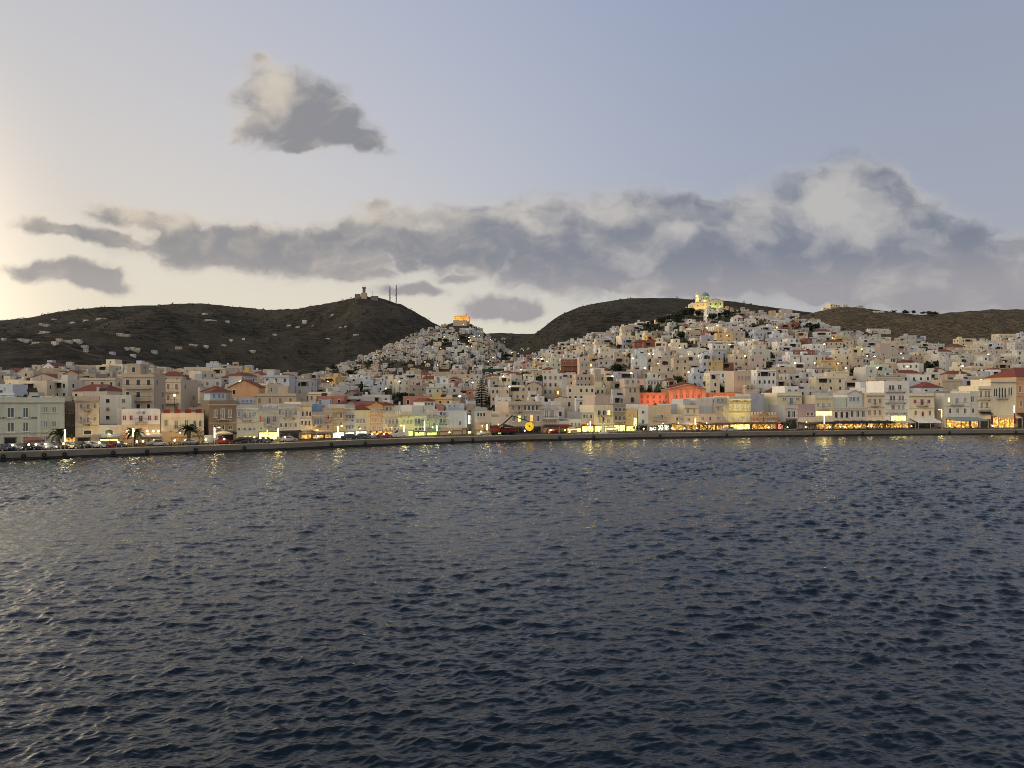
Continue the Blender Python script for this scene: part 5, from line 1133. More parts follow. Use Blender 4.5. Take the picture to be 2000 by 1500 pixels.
def dome_church():
    Y = 885.0; k = Y / FP; u0 = 1384.0
    X = XU(u0, Y); zb = zof(612, Y) - 1.0
    root = empty('domed_church', (X, Y, zb), 0.0)
    tag(root, 'floodlit green-domed hilltop church with a slim bell tower', 'church')
    Z = lambda v: (612 - v) * k + 1.0; XX = lambda u: (u - u0) * k
    st = PL('cream'); sg = PL('paleyellow'); dm = flat('dome_blue_green', (.10, .27, .30), .5, var=.15)
    MB().box(XX(1356), XX(1386), 4, 18, -8, Z(591)).obj('nave', st, root)
    MB().lathe(XX(1357), 11, [(5.2, -8), (5.2, Z(594)), (4.6, Z(592.4)), (.3, Z(588.5))], 14).obj('apse', st, root)
    b = MB().box(XX(1384), XX(1412.5), 0, 20, -8, Z(587)); b.obj('west_front', sg, root)
    MB().gable(XX(1384), XX(1412.5), 0, 20, Z(587), 2.2, 0, 1, over=.4).obj('west_roof', [FRAME_S, sg], root)
    for u in (1384.8, 1392, 1402, 1411.6): MB().box(XX(u) - .5, XX(u) + .5, -.45, 0, -8, Z(587.5)).obj('pilaster', sg, root)
    MB().box(XX(1371), XX(1391), 5, 17, Z(591), Z(584.5)).obj('crossing', st, root)
    dr = MB().lathe(XX(1382), 11, [(4.6, Z(584.5)), (4.6, Z(578)), (5.0, Z(577.8)), (5.0, Z(577.2))], 16).obj('drum', st, root)
    n = 6; R0 = 4.7; zc = Z(577.2)
    MB().lathe(XX(1382), 11, [(R0 * cos(pi / 2 * i / n), zc + 4.9 * sin(pi / 2 * i / n)) for i in range(n)] + [(.25, zc + 4.95), (.2, zc + 6.2), (.02, zc + 6.6)], 18).obj('dome', dm, root)
    for i in range(8):
        a = 2 * pi * i / 8 + .2; x, y = XX(1382) + 4.62 * cos(a), 11 + 4.62 * sin(a)
        o = MB().box(-.4, .4, -.06, .06, Z(583), Z(579)).obj('drum_window', GLASS, root); o.location = (x, y, 0); o.rotation_euler = (0, 0, a + pi / 2)
    # bell tower, three stages
    tx = XX(1364.5); t = MB().box(tx - 2.1, tx + 2.1, 5, 9.2, -6, Z(586)).obj('bell_tower', sg, root)
    MB().box(tx - 1.75, tx + 1.75, 5.35, 8.85, Z(586), Z(578)).obj('tower_stage', sg, t)
    for sx in (-1, 1):
        for sy in (0, 1): MB().box(tx + sx * 1.3 - .35, tx + sx * 1.3 + .35, 5.5 + sy * 2.5, 6.2 + sy * 2.5, Z(578), Z(573)).obj('belfry_pier', sg, t)
    MB().box(tx - .5, tx + .5, 6.6, 7.6, Z(577.5), Z(575)).obj('bell_lamp', glow('belfry_lamp', (1, .86, .5), 6), t)
    MB().box(tx - 1.9, tx + 1.9, 5.2, 9, Z(573), Z(572.3)).obj('tower_cornice', st, t)
    MB().lathe(tx, 7.1, [(1.7, Z(572.3)), (1.5, Z(570.5)), (.7, Z(569)), (.3, Z(567.5)), (.05, Z(565.5))], 10).obj('tower_cap', sg, t)
    for u, v0, v1, w in ((1364.5, 598, 594, 1.2), (1375, 597, 593, 1.2), (1375, 588.5, 586, 1.1), (1388, 596, 592, 1.6), (1398, 596, 592, 1.8), (1388, 604.5, 600.5, 1.6), (1398, 605, 601, 1.8), (1407, 596, 592, 1.5)):
        yy = 3.98 if u < 1384 else -.02; yy = 4.98 if v0 < 590 else yy
        mk('window', win_far('k', FRAME_S), root, (XX(u), yy, Z(v0)), 0, scale=(w, 1, Z(v1) - Z(v0)))
    for i, (u, y, tu, tv, p, c, s) in enumerate(((1360, -6, 1366, 598, 5200, (1, .72, .35), 90), (1372, -7, 1376, 596, 7000, (1, .72, .34), 90), (1391, -8, 1391, 597, 7500, (.62, 1, .22), 80), (1407, -7, 1409, 597, 8500, (.9, 1, .28), 75),
                                          (1376, 3, 1381, 577, 3200, (.8, 1, .5), 70), (1362, 1.5, 1364.5, 578, 3000, (.9, .95, .45), 70))):
        z = Z(612 if y < 0 else 590); spot(root, (XX(u), y, z), (XX(tu), 8, Z(tv)), p * 1.0, (c[0], c[1] * .95, c[2] * .3), s)
    ALLB.append((1354, 1413, 566, 610, 885))
dome_church()

def hill_church():
    Y = 1310.0; k = Y / FP; u0 = 900.0; zb = zof(631, Y) - 2
    root = empty('hilltop_church', (XU(u0, Y), Y, zb), 0.0)
    tag(root, 'long church glowing orange on top of the cone-shaped hill', 'church')
    Z = lambda v: (631 - v) * k + 2; XX = lambda u: (u - u0) * k; st = PL('ochre')
    MB().box(XX(887), XX(910), 0, 11, -12, Z(618)).obj('nave', st, root)
    MB().hip(XX(887), XX(910), 0, 11, Z(618), 1.6, over=.5).obj('roof', ROOFTILE, root)
    MB().box(XX(910), XX(916.5), -1, 12, -12, Z(617.5)).obj('east_end', st, root)
    MB().box(XX(886), XX(912), -9, -1.01, -12, Z(626.5)).obj('terrace', PL('sand'), root)
    t = MB().box(XX(909.8), XX(911.2), 3, 4.4, Z(617.5), Z(612)).obj('bell_cote', st, root); MB().lathe((XX(909.8) + XX(911.2)) / 2, 3.7, [(.7, Z(612)), (.05, Z(610.5))], 6).obj('bell_cap', st, t)
    for u in (890, 894, 898, 902, 906): mk('window', win_far('k', FRAME_S), root, (XX(u), 0, Z(624)), 0, scale=(1.2, 1, 2.2))
    for u in (889, 896, 903, 909): spot(root, (XX(u), -6, Z(626)), (XX(u), 1, Z(622)), 5200, (1, .50, .09), 110)
    spot(root, (XX(915), -7, Z(628)), (XX(914), -1, Z(622)), 3500, (1, .36, .10), 100)
    ALLB.append((886, 917, 616, 632, 1310))
hill_church()

def town_hall():
    Y = 306.0; zb = land1(1340, Y); k = Y / FP; u0 = 1340.0
    root = empty('town_hall', (XU(u0, Y), Y, zb), 0.0)
    tag(root, 'long neoclassical hall lit red with end towers and a red tiled centre roof', 'town hall')
    Z = lambda v: zof(v, Y) - zb; XX = lambda u: (u - u0) * k; st = PL('orange'); sc = PL('beige')  # orange walls put the red floodlight glow into the plaster colour
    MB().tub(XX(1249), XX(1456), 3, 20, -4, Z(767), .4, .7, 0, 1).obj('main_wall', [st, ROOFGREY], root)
    MB().box(XX(1246), XX(1457), 2.5, 3.2, Z(768.5), Z(766.8)).obj('cornice', st, root)
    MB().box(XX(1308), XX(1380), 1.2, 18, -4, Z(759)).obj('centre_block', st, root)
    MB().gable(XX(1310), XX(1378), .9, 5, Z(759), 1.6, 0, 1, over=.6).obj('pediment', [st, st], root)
    MB().box(XX(1318), XX(1374), 5.5, 17.5, Z(759), Z(755)).obj('attic', sc, root)
    MB().hip(XX(1318), XX(1374), 5.5, 17.5, Z(755), 2.0, over=.9).obj('roof', ROOFTILE, root)
    for a, b, vt in ((1221, 1249, 751), (1456, 1476, 751)):
        MB().tub(XX(a), XX(b), 0, 16, -4, Z(vt), .4, .7, 0, 1).obj('end_tower', [sc, ROOFGREY], root); MB().box(XX(a) - .3, XX(b) + .3, -.3, 16.3, Z(vt) - 1.2, Z(vt) - .9).obj('tower_cornice', FRAME_S, root)
    MB().tub(XX(1222), XX(1262), 5, 19, Z(752), Z(739), .3, .5, 0, 1).obj('tower_attic', [PL('pink'), ROOFGREY], root)
    MB().tub(XX(1441), XX(1475), 5, 19, Z(766), Z(723), .3, .5, 0, 1).obj('tower_attic', [sc, ROOFGREY], root)
    for u in range(1256, 1306, 12):
        for v in (772, 782): add_win(root, XX(u), Z(v + 6), 1.0, Z(v) - Z(v + 6), 'b', FRAME_S, 3)
    for u in (1322, 1333, 1344, 1355, 1366): add_win(root, XX(u), Z(783), 1.2, 2.6, 'ab', FRAME_S, 1.2)
    for u in range(1386, 1455, 11): add_win(root, XX(u), Z(778), 1.0, 1.2, 'b', FRAME_S, 3)
    for u in (1231, 1240): add_win(root, XX(u), Z(766), .75, 1.6, 'k', FRAME_S, 0)
    add_win(root, XX(1235), Z(786), 1.6, 2.2, 'ak', FRAME_S, 0)
    for u in (1229, 1240, 1251): add_win(root, XX(u), Z(748), .9, 1.2, 'g', FRAME_S, 5)
    for u in (1461, 1468): add_win(root, XX(u), Z(761), .9, 1.7, 'k', FRAME_S, 0)
    for u in (1450, 1457, 1464, 1470): add_win(root, XX(u), Z(741), .8, 1.5, 'y', FRAME_S, 5)
    for i in range(5):
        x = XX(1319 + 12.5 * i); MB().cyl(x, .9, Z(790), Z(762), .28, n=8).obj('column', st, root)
    for u in (1268, 1296, 1330, 1358, 1400, 1430): spot(root, (XX(u), -3.0, Z(792)), (XX(u), 3, Z(780)), 1700 if u not in (1330, 1358) else 2400, (1, .13, .05), 110)
    ALLB.append((1221, 1476, 738, 800, 306))
town_hall()

def summit_station():
    Y = 2180.0; k = Y / FP
    def at(u, v, dY=0): return (XU(u, Y + dY), Y + dY, zof(v, Y + dY))
    dk = flat('station_concrete', (.16, .14, .12), .9)
    x, y, z = at(711, 580); root = empty('radar_station', (x, y, z - 4), 0); tag(root, 'blocky transmitter station with a stubby tower on the mountain summit', 'station')
    Z = lambda v: (580 - v) * k + 4; XX = lambda u: (u - 711) * k
    MB().box(XX(693), XX(703), 0, 9, -6, Z(574)).obj('west_block', dk, root); MB().box(XX(705), XX(716), -2, 10, -6, Z(572)).obj('main_block', PL('sand'), root)
    t = MB().box(XX(708), XX(713), 1, 7, Z(572), Z(563)).obj('tower', dk, root); MB().box(XX(707.3), XX(713.7), 0, 8, Z(563), Z(560.5)).obj('lookout', PL('brick'), t)
    for u in (707, 711, 714): MB().bar((XX(u), 4, Z(559.5)), (XX(u), 4, Z(556.5)), .25).obj('aerial', IRON, t)
    MB().box(XX(724), XX(738), 0, 8, -8, Z(578)).obj('east_shed', dk, root)
    m = MB().bar((XX(727), 4, 0), (XX(727), 4, Z(568)), .3).obj('mast', IRON, root); MB().bar((XX(724.5), 4, Z(569.5)), (XX(730), 4, Z(569.5)), .3).obj('crossbar', IRON, m)
    for u, vt, vb, lb in ((761.5, 559, 588, 'left of the two lattice radio masts on the mountain shoulder'), (774, 557, 590, 'right, taller of the two lattice radio masts on the mountain shoulder')):
        x, y, z = at(u, vb, 60); hh = (vb - vt) * (Y + 60) / FP; r = empty('radio_mast', (x, y, z - 3), 0); tag(r, lb, 'mast', 'radio masts on the mountain')
        lat = MB(); s = 1.1; hh += 3
        for a, b in ((-s, -s), (s, -s), (s, s), (-s, s)): lat.bar((a, b, 0), (a * .5, b * .5, hh), .6)
        n = 10
        for i in range(n):
            z0, z1 = hh * i / n, hh * (i + 1) / n; f0, f1 = 1 - .5 * i / n, 1 - .5 * (i + 1) / n
            lat.bar((-s * f0, -s * f0, z0), (s * f1, -s * f1, z1), .25); lat.bar((s * f0, s * f0, z0), (-s * f1, s * f1, z1), .25)
        lat.obj('lattice', dk, r)
        for i, fz in enumerate((.28, .42, .56, .68, .80)):
            d = MB().lathe(0, 0, [(.2, -.9), (1.5, -.4), (1.7, 0.8), (.3, 1.0)], 8).obj('dish_antenna', dk, r); d.location = ((-1) ** i * 1.3, -.8, hh * fz)
        MB().cyl(0, 0, hh - .2, hh + 2.4, .4, n=5).obj('rod_antenna', IRON, r)
summit_station()

# ================================================================ VILLAS ON THE FAR MOUNTAIN AND ON THE BROWN RIDGE
VILLAS = [(4, 665, 8, 5), (44, 669, 25, 6), (68, 673, 16, 4), (86, 652, 26, 4), (84, 637, 20, 5), (105, 626, 12, 4), (140, 632, 10, 4), (197, 625, 20, 4), (167, 628, 12, 4), (104, 675, 12, 8), (113, 668, 12, 6), (130, 669, 18, 5), (148, 668, 16, 6), (152, 673, 12, 5), (166, 688, 9, 6), (163, 682, 14, 4),
          (238, 659, 26, 7), (216, 692, 11, 5), (246, 684, 10, 5), (262, 689, 20, 6), (257, 697, 10, 3), (300, 692, 12, 6), (348, 683, 14, 7), (376, 681, 17, 4), (400, 616, 12, 4), (411, 627, 25, 4), (443, 633, 9, 3), (401, 681, 9, 4), (435, 681, 11, 4), (450, 672, 8, 3), (492, 689, 12, 5), (475, 667, 6, 4),
          (536, 659, 9, 4), (564, 639, 10, 4), (581, 644, 9, 5), (594, 640, 10, 9), (649, 624, 7, 3), (675, 640, 6, 4), (665, 645, 6, 3), (640, 668, 9, 3), (695, 661, 12, 4), (611, 643, 4, 3), (1020, 686, 6, 4), (1032, 684, 5, 4), (985, 664, 12, 5)]
RIDGEV = [(1560, 612, 12, 7, 'white'), (1572, 609, 12, 8, 'offwhite'), (1585, 609, 14, 8, 'white'), (1600, 606, 16, 7, 'palegreen'), (1613, 606, 12, 6, 'cream'), (1632, 603, 26, 9, 'cream'), (1652, 600, 12, 8, 'offwhite'), (1668, 599, 16, 12, 'white'), (1682, 602, 12, 5, 'greywhite'), (1718, 611, 22, 6, 'greywhite'),
          (1795, 614, 8, 5, 'white'), (1832, 613, 8, 5, 'white'), (1892, 607, 12, 7, 'cream'), (1908, 606, 9, 3, 'greywhite')]
def villas():
    rs = random.Random(3); n = 0
    def put(u, v, wp, hp, col, y0, y1, label, group):
        Y = find_Y(u, v, 0, y0=y0, y1=y1)
        if Y is None: return
        w = max(5, wp * Y / FP * .85); h = max(3, hp * Y / FP * .75); d = min(12, max(6, w * .6)); zb = max(land1(u, Y), land1(u - wp * .4, Y), land1(u + wp * .4, Y))
        r = empty('villa', (XU(u, Y), Y + 1, zb - .5), rs.uniform(-.25, .25)); tag(r, label, 'house', group)
        x0, x1 = -w / 2, w / 2
        if w > 14:
            a = x0 + w * rs.uniform(.35, .6)
            MB().tub(x0, a, 0, d, -14, h, .2, .4, 0, 1).obj('main_wing', [PL(col), ROOFGREY], r); MB().tub(a + .01, x1, 1.2, d - .5, -14, h * .72, .2, .4, 0, 1).obj('low_wing', [PL(col), ROOFGREY], r)
        else: MB().tub(x0, x1, 0, d, -14, h, .2, .4, 0, 1).obj('wall', [PL(col), ROOFGREY], r)
        k = max(2, int(w / 3.5)); q = MB()
        for i in range(k):
            x = x0 + w * (i + .5) / k; q.box(x - .5, x + .5, -.05, 0, h * .25, h * .62, bottom=False)
        q.obj('window_set', GLASS, r, kind='stuff'); MB().box(x0 - 1, x1 + 1, -3.4, -3, -8, -.6).obj('terrace_wall', PL('stone'), r)
    words = ['offwhite', 'greywhite', 'beige', 'greywhite', 'offwhite']
    L = sorted(VILLAS, key=lambda t: t[0])
    for i, (u, v, wp, hp) in enumerate(L):
        col = words[i % 5]; size = 'long low' if wp >= 16 else ('tiny' if wp < 9 else 'small')
        put(u, v, wp, hp, col, 720, 2480, '%s %s villa on the dark mountainside, %s' % (size, WORD[col], ('number %d from the left edge' % (i + 1)) if False else place(i, len(L))), 'villas on the dark mountain')
    for i, (u, v, wp, hp, col) in enumerate(RIDGEV):
        put(u, v, wp, hp, col, 700, 1150, '%s %s house on the brown hilltop ridge, %s' % ('wide' if wp > 15 else 'small', WORD[col], place(i, len(RIDGEV))), 'houses on the brown ridge')
villas()

# ================================================================ TREES AND SHRUBS
LEAF = flat('leaf_dark', (.030, .040, .020), .9, var=.6, scale=.8); LEAF2 = flat('leaf_olive', (.055, .058, .032), .9, var=.5, scale=.8); LEAFP = flat('palm_leaf', (.050, .062, .026), .8, var=.4); BARK = flat('bark', (.07, .05, .035), .95)
def leaf_cloud(rs, lobes, n, size):
    """leaf-sized faces spread through several lobes (x, y, z, rx, rz)"""
    mb = MB(); tot = sum(l[3] ** 2 * l[4] for l in lobes)
    for (lx, ly, lz, rx, rz) in lobes:
        for _ in range(int(n * rx * rx * rz / tot)):
            while 1:
                p = np.array([rs.uniform(-1, 1) for _ in range(3)]); q = np.linalg.norm(p)
                if .35 < q < 1: break
            p = p / q * (q ** .5) * (1 + rs.uniform(-.14, .10)); c = np.array((lx + p[0] * rx, ly + p[1] * rx, lz + p[2] * rz))
            a = np.array([rs.gauss(0, 1) for _ in range(3)]); a /= np.linalg.norm(a); b = np.cross(a, [rs.gauss(0, 1) for _ in range(3)]); b /= np.linalg.norm(b); s = size * rs.uniform(.6, 1.4)
            mb.face([c - a * s, c + b * s * .5, c + a * s, c - b * s * .5])
    return mb
def tree_proto(kind, seed):
    rs = random.Random(seed)
    if kind == 'cypress':
        lob = [(0, 0, 1.0 + i * 1.05, .95 - abs(i - 2.2) * .12, .9) for i in range(7)]; cr = leaf_cloud(rs, lob, 520, .34); tr = MB().cyl(0, 0, -1, 2, .18, .12, 6)
    elif kind == 'tier':
        cr = MB(); tr = MB().cyl(0, 0, -1, 15.5, .38, .06, 8)
        for i in range(15):
            z = 2.2 + i * .92; r = 4.3 * (1 - i / 15.5) + .3
            for j in range(12):
                a = 2 * pi * (j + .5 * (i % 2)) / 12 + rs.uniform(-.15, .15); rr = r * rs.uniform(.8, 1.08)
                d = np.array((cos(a), sin(a), 0)); e = np.array((-sin(a), cos(a), 0))
                for t in range(7):
                    f = (t + .7) / 7; c = d * rr * f + np.array((0, 0, z + .45 * f * f * 1.6 - .3 * f + rs.uniform(-.10, .10))); wdt = .70 * (1 - .45 * f); ln = rr / 7 * .8
                    cr.face([c - e * wdt, c + d * ln, c + e * wdt, c - d * ln * .3]); cr.face([c - np.array((0, 0, .28)), c + d * ln, c + np.array((0, 0, .30)), c - d * ln * .3])
    else:
        lob = [(rs.uniform(-1.9, 1.9), rs.uniform(-1.6, 1.6), rs.uniform(2.7, 5.2), rs.uniform(1.1, 1.9), rs.uniform(.9, 1.5)) for _ in range(8)] + [(0, 0, 3.9, 2.0, 1.6)]
        cr = leaf_cloud(rs, lob, 900, .36); tr = MB().cyl(0, 0, -1.5, 2.6, .28, .2, 7)
        for _ in range(4): a = rs.uniform(0, 6.3); tr.bar((0, 0, 2.2), (1.2 * cos(a), 1.2 * sin(a), 3.8), .10)
    return tr.mesh('trunk', BARK), cr.mesh('crown', LEAF)
PROTO = {}
def plant(kind, u, Y, zb, H, W_, label, seed, name, group):
    key = (kind, seed % 4)
    if key not in PROTO: PROTO[key] = tree_proto(*key)
    tr, cr = PROTO[key]; nat = {'cypress': (1.9, 8.2), 'tier': (8.6, 16), 'round': (6.2, 6.4)}[kind]
    r = empty(name, (XU(u, Y), Y, zb), seed * 1.3); tag(r, label, 'tree', group)
    s = (W_ / nat[0], W_ / nat[0], H / nat[1])
    mk('trunk', tr, r, scale=s); mk('crown', cr, r, scale=s)
for s_, (ta, tb, tv, tw, ty) in zip(TSPEC, TREEBOX):
    s_ = list(s_); H0 = s_[4]; um = s_[1]
    front = [h['Y'] for h in HS if h['seed'] < 2000 and h['u'] - h['w'] * .5 * FP / h['Y'] < um < h['u'] + h['w'] * .5 * FP / h['Y'] and h['Y'] < s_[2] + 2 and h['v0'] < tw]
    if front:
        Y2 = min(front) - 3.0; z2 = land1(um, Y2); H2 = zof(tv, Y2) - z2
        if Y2 > bline(um) + 14 and 0 < H2 < 2.6 * H0: s_[5] *= Y2 / s_[2]; s_[2], s_[3], s_[4] = Y2, z2, H2
    plant(*s_)

def shrubs():
    rs = random.Random(77); mb = MB()
    def blob(x, y, z, r, n, m):
        for _ in range(n):
            a = np.array([rs.gauss(0, 1) for _ in range(3)]); a /= np.linalg.norm(a); b = np.cross(a, [rs.gauss(0, 1) for _ in range(3)]); b /= np.linalg.norm(b)
            c = np.array((x + rs.gauss(0, .5) * r, y + rs.gauss(0, .5) * r, z + abs(rs.gauss(0, .45)) * r)); s = r * rs.uniform(.28, .5)
            mb.face([c - a * s, c + b * s, c + a * s, c - b * s], m)
    rn = np.random.RandomState(5)
    for (N, ya, yb, garden) in ((4200, 230, 1320, True), (10500, 640, 2500, False)):
        u = rn.uniform(-150, 2150, N); Y = rn.uniform(ya, yb, N); z, wh = land(u, Y, True); X = (u - UC) * Y / FP; fb = fbm(X / 90, Y / 90, 3); bl = bline(u)
        for k in range(N):
            if garden:
                if wh[k] in (1, 4, 5) or Y[k] < bl[k] + 20 or (wh[k] == 0 and Y[k] > 900): continue
                blob(X[k], Y[k], z[k], rs.choice((1.3, 1.8, 2.4, 3.2, 4.4)) * (1 if Y[k] < 600 else 1.25), 14, rs.choice((0, 0, 1)))
            else:
                if wh[k] not in (1, 4, 5) or rs.random() > .35 + .9 * (fb[k] + .3): continue
                blob(X[k], Y[k], z[k], rs.uniform(1.2, 3.2) * (1.35 if Y[k] > 1400 else .45), 6, rs.choice((0, 0, 1)))
    o = mb.obj('shrubs', [LEAF, LEAF2], kind='stuff'); o['label'] = 'dark scrub and garden bushes scattered over the hills'
shrubs()
def stone_walls():
    """dry-stone terrace walls that draw thin lines across the far slope"""
    rs = random.Random(9); mb = MB()
    for _ in range(90):
        u = rs.uniform(-60, 780); Y = rs.uniform(900, 2250)
        if int(land(np.array([u]), np.array([Y]), True)[1][0]) != 1: continue
        n = rs.randint(5, 14); x, y = XU(u, Y), Y; a = rs.uniform(-.35, .35); pts = []
        for i in range(n): pts.append((x, y, land_xy(x, y))); x += 12 * cos(a); y += 12 * sin(a); a += rs.uniform(-.15, .15)
        for p, q in zip(pts, pts[1:]):
            h = 1.6; mb.face([(p[0], p[1], p[2] - .5), (q[0], q[1], q[2] - .5), (q[0], q[1], q[2] + h), (p[0], p[1], p[2] + h)]); mb.face([(p[0], p[1], p[2] + h), (q[0], q[1], q[2] + h), (q[0], q[1] + .9, q[2] + h), (p[0], p[1] + .9, p[2] + h)])
    o = mb.obj('terrace_walls', flat('dry_stone', (.085, .076, .064), .95), kind='stuff'); o['label'] = 'thin dry-stone terrace walls lining the dark mountainside'
stone_walls()

# ================================================================ ALONG THE QUAY
def qpoint(u, d):
    """point d metres inland from the quay edge at column u, and the direction of the quay there"""
    y = quay(u); y2 = quay(u + 5); p = np.array((XU(u, y), y)); q = np.array((XU(u + 5, y2), y2)); e = (q - p) / np.linalg.norm(q - p); n = np.array((-e[1], e[0]))
    r = p + n * d; return float(r[0]), float(r[1]), atan2(e[1], e[0])
def fenders():
    rub = flat('black_rubber', (.012, .012, .012), .7); q = MB(); n, m = 12, 6
    for i in range(n):
        for j in range(m):
            a, b = 2 * pi * i / n, 2 * pi * j / m; r = .30 + .11 * cos(b); q.v.append((r * cos(a), .11 * sin(b), r * sin(a)))
    for i in range(n):
        for j in range(m): q.f.append((i * m + j, i * m + (j + 1) % m, ((i + 1) % n) * m + (j + 1) % m, ((i + 1) % n) * m + j)); q.mi.append(0)
    me = q.mesh('tyre_fender', rub); u = 6.0; rs = random.Random(2)
    while u < 1995:
        x, y, a = qpoint(u, -.2); o = mk('tyre_fender', me, None, (x, y, .72), a); tag(o, 'black tyre fender hanging on the quay wall', 'tyre', 'tyre fenders along the quay')
        mkr = MB().bar((0, .18, .5), (0, .22, .86), .02).obj('rope', IRON, o)
        u += rs.choice((40, 66, 95, 130, 170))
fenders()
PAINT = {}
def paint(n, c):
    m = flat('car_paint_' + n, c, .25, var=.08); m.node_tree.nodes['Principled BSDF'].inputs['Coat Weight'].default_value = .5; return m
CARC = {'white': paint('white', (.42, .42, .41)), 'silver': paint('silver', (.32, .33, .34)), 'black': paint('black', (.015, .015, .017)), 'dark grey': paint('grey', (.07, .075, .08)), 'dark blue': paint('blue', (.02, .035, .08)), 'dark red': paint('red', (.16, .02, .02))}
def car(u, d, col, label, van=False, lights=False, flip=False, yaw=0):
    x, y, a = qpoint(u, d); r = empty('parked_car' if not van else 'parked_van', (x, y, QZ - .116), a + yaw + (pi if flip else 0)); tag(r, label, 'van' if van else 'car', 'vehicles parked along the quay')
    def body():
        pr = [(-2.1, .32), (-2.12, .75), (-1.95, .92), (-1.35, 1.0), (-.75, 1.44), (.55, 1.46), (1.15, .98), (1.95, .84), (2.1, .62), (2.1, .32)] if not van else [(-2.4, .34), (-2.42, 2.0), (-2.2, 2.12), (1.2, 2.12), (1.75, 1.25), (2.3, 1.05), (2.4, .7), (2.4, .34)]
        mb = MB(); k = len(pr); inset = [0 if z < 1.0 else .14 for _, z in pr]
        mb.v = [(px, -.84 + i_, pz) for (px, pz), i_ in zip(pr, inset)] + [(px, .84 - i_, pz) for (px, pz), i_ in zip(pr, inset)]
        mb.f = [tuple(range(k))[::-1], tuple(range(k, 2 * k))] + [(i, (i + 1) % k, k + (i + 1) % k, k + i) for i in range(k)]; mb.mi = [0] * len(mb.f); return mb.mesh('body', CARC[col])
    mk('body', cached(('car', col, van), body), r)
    def glass():
        mb = MB()
        if van: pts = [(.55, 1.3), (1.62, 1.3), (1.18, 2.0), (.55, 2.0)]
        else: pts = [(-1.2, 1.02), (1.0, 1.0), (.5, 1.38), (-.7, 1.37)]
        for s in (-1, 1):
            yy = [s * (.845 - (.02 if z < 1.05 else .135)) for _, z in pts]; q = [(px, y_, pz) for (px, pz), y_ in zip(pts, yy)]; mb.face(q if s < 0 else q[::-1])
        return mb.mesh('side_window', GLASS)
    mk('side_window', cached(('carglass', van), glass), r)
    def wheel():
        mb = MB().cyl(0, 0, -.1, .1, .32, n=12); mb.v = [(a_, c_, b_) for a_, b_, c_ in mb.v]; mb.cyl(0, 0, 0, .01, .01, n=3); return mb.mesh('wheel', flat('tyre', (.015, .015, .015), .8))
    def hub():
        mb = MB().cyl(0, 0, -.12, .12, .17, n=10); mb.v = [(a_, c_, b_) for a_, b_, c_ in mb.v]; return mb.mesh('rim', flat('rim', (.3, .3, .3), .4))
    for sx in (-1.3, 1.32):
        for sy in (-.78, .78): w = mk('wheel', cached('wheel', wheel), r, (sx, sy, .32)); mk('rim', cached('hub', hub), w)
    for sy in (-.6, .6):
        MB().box(2.06 if not van else 2.36, 2.13 if not van else 2.43, sy - .16, sy + .16, .58, .74).obj('headlight', BULBW if lights else FRAME_W, r)
        MB().box(-2.15 if not van else -2.45, -2.08 if not van else -2.38, sy - .14, sy + .14, .62, .80).obj('tail_light', flat('tail_red', (.25, .02, .02), .4), r)
    if lights: point(r, (2.6, 0, .7), 6, (1, .9, .7))
CARS = [(-8, 'dark grey', 0), (12, 'dark blue', 0), (30, 'white', 1), (47, 'black', 0), (62, 'dark blue', 1), (78, 'silver', 1), (96, 'white', 1), (116, 'black', 0), (130, 'white', 1), (146, 'dark grey', 0), (161, 'black', 0), (178, 'silver', 0), (193, 'white', 0), (209, 'dark red', 1), (224, 'dark blue', 0), (240, 'dark grey', 0),
        (318, 'white', 0), (384, 'silver', 0), (446, 'dark red', 0), (484, 'black', 0), (500, 'dark grey', 0), (520, 'dark grey', 0), (540, 'black', 0), (588, 'silver', 0), (706, 'dark blue', 0), (730, 'dark grey', 0), (748, 'silver', 0), (772, 'dark red', 0), (1446, 'white', 0)]
NEAR = [(-100, 126, 'before the pale green-white block'), (126, 194, 'before the beige balcony house'), (194, 262, 'before the low arched house'), (262, 330, 'under the terrace restaurant'), (330, 408, 'before the red-parapet building'), (408, 470, 'before the brown building'), (470, 560, 'before the bright yellow shop'), (560, 660, 'near the orange café'), (660, 800, 'near the pediment house'), (800, 2100, 'before the yellow floodlit building')]
def near(u):
    for a, b, t in NEAR:
        if a <= u < b: return t
seen = {}
for i, (u, c, l) in enumerate(CARS): seen.setdefault((c, near(u), l), []).append(u)
for i, (u, c, l) in enumerate(CARS):
    L = sorted(seen[(c, near(u), l)]); w = '' if len(L) == 1 else (['left ', 'right '][L.index(u)] if len(L) == 2 else ['left ', 'middle ', 'right '][L.index(u)])
    car(u, 6.2 + (i % 3) * .25, c, '%s%s hatchback car%s parked %s' % (w, c, ' with lit headlights' if l else '', near(u)), lights=bool(l), flip=(i % 3 == 1), yaw=(-.6 if u < 260 else 0) * (1 if i % 2 else .8))
car(432, 6.5, 'white', 'white delivery van parked at the foot of the brown building', van=True); car(800, 7, 'white', 'white delivery van beside the green awning', van=True, flip=True)

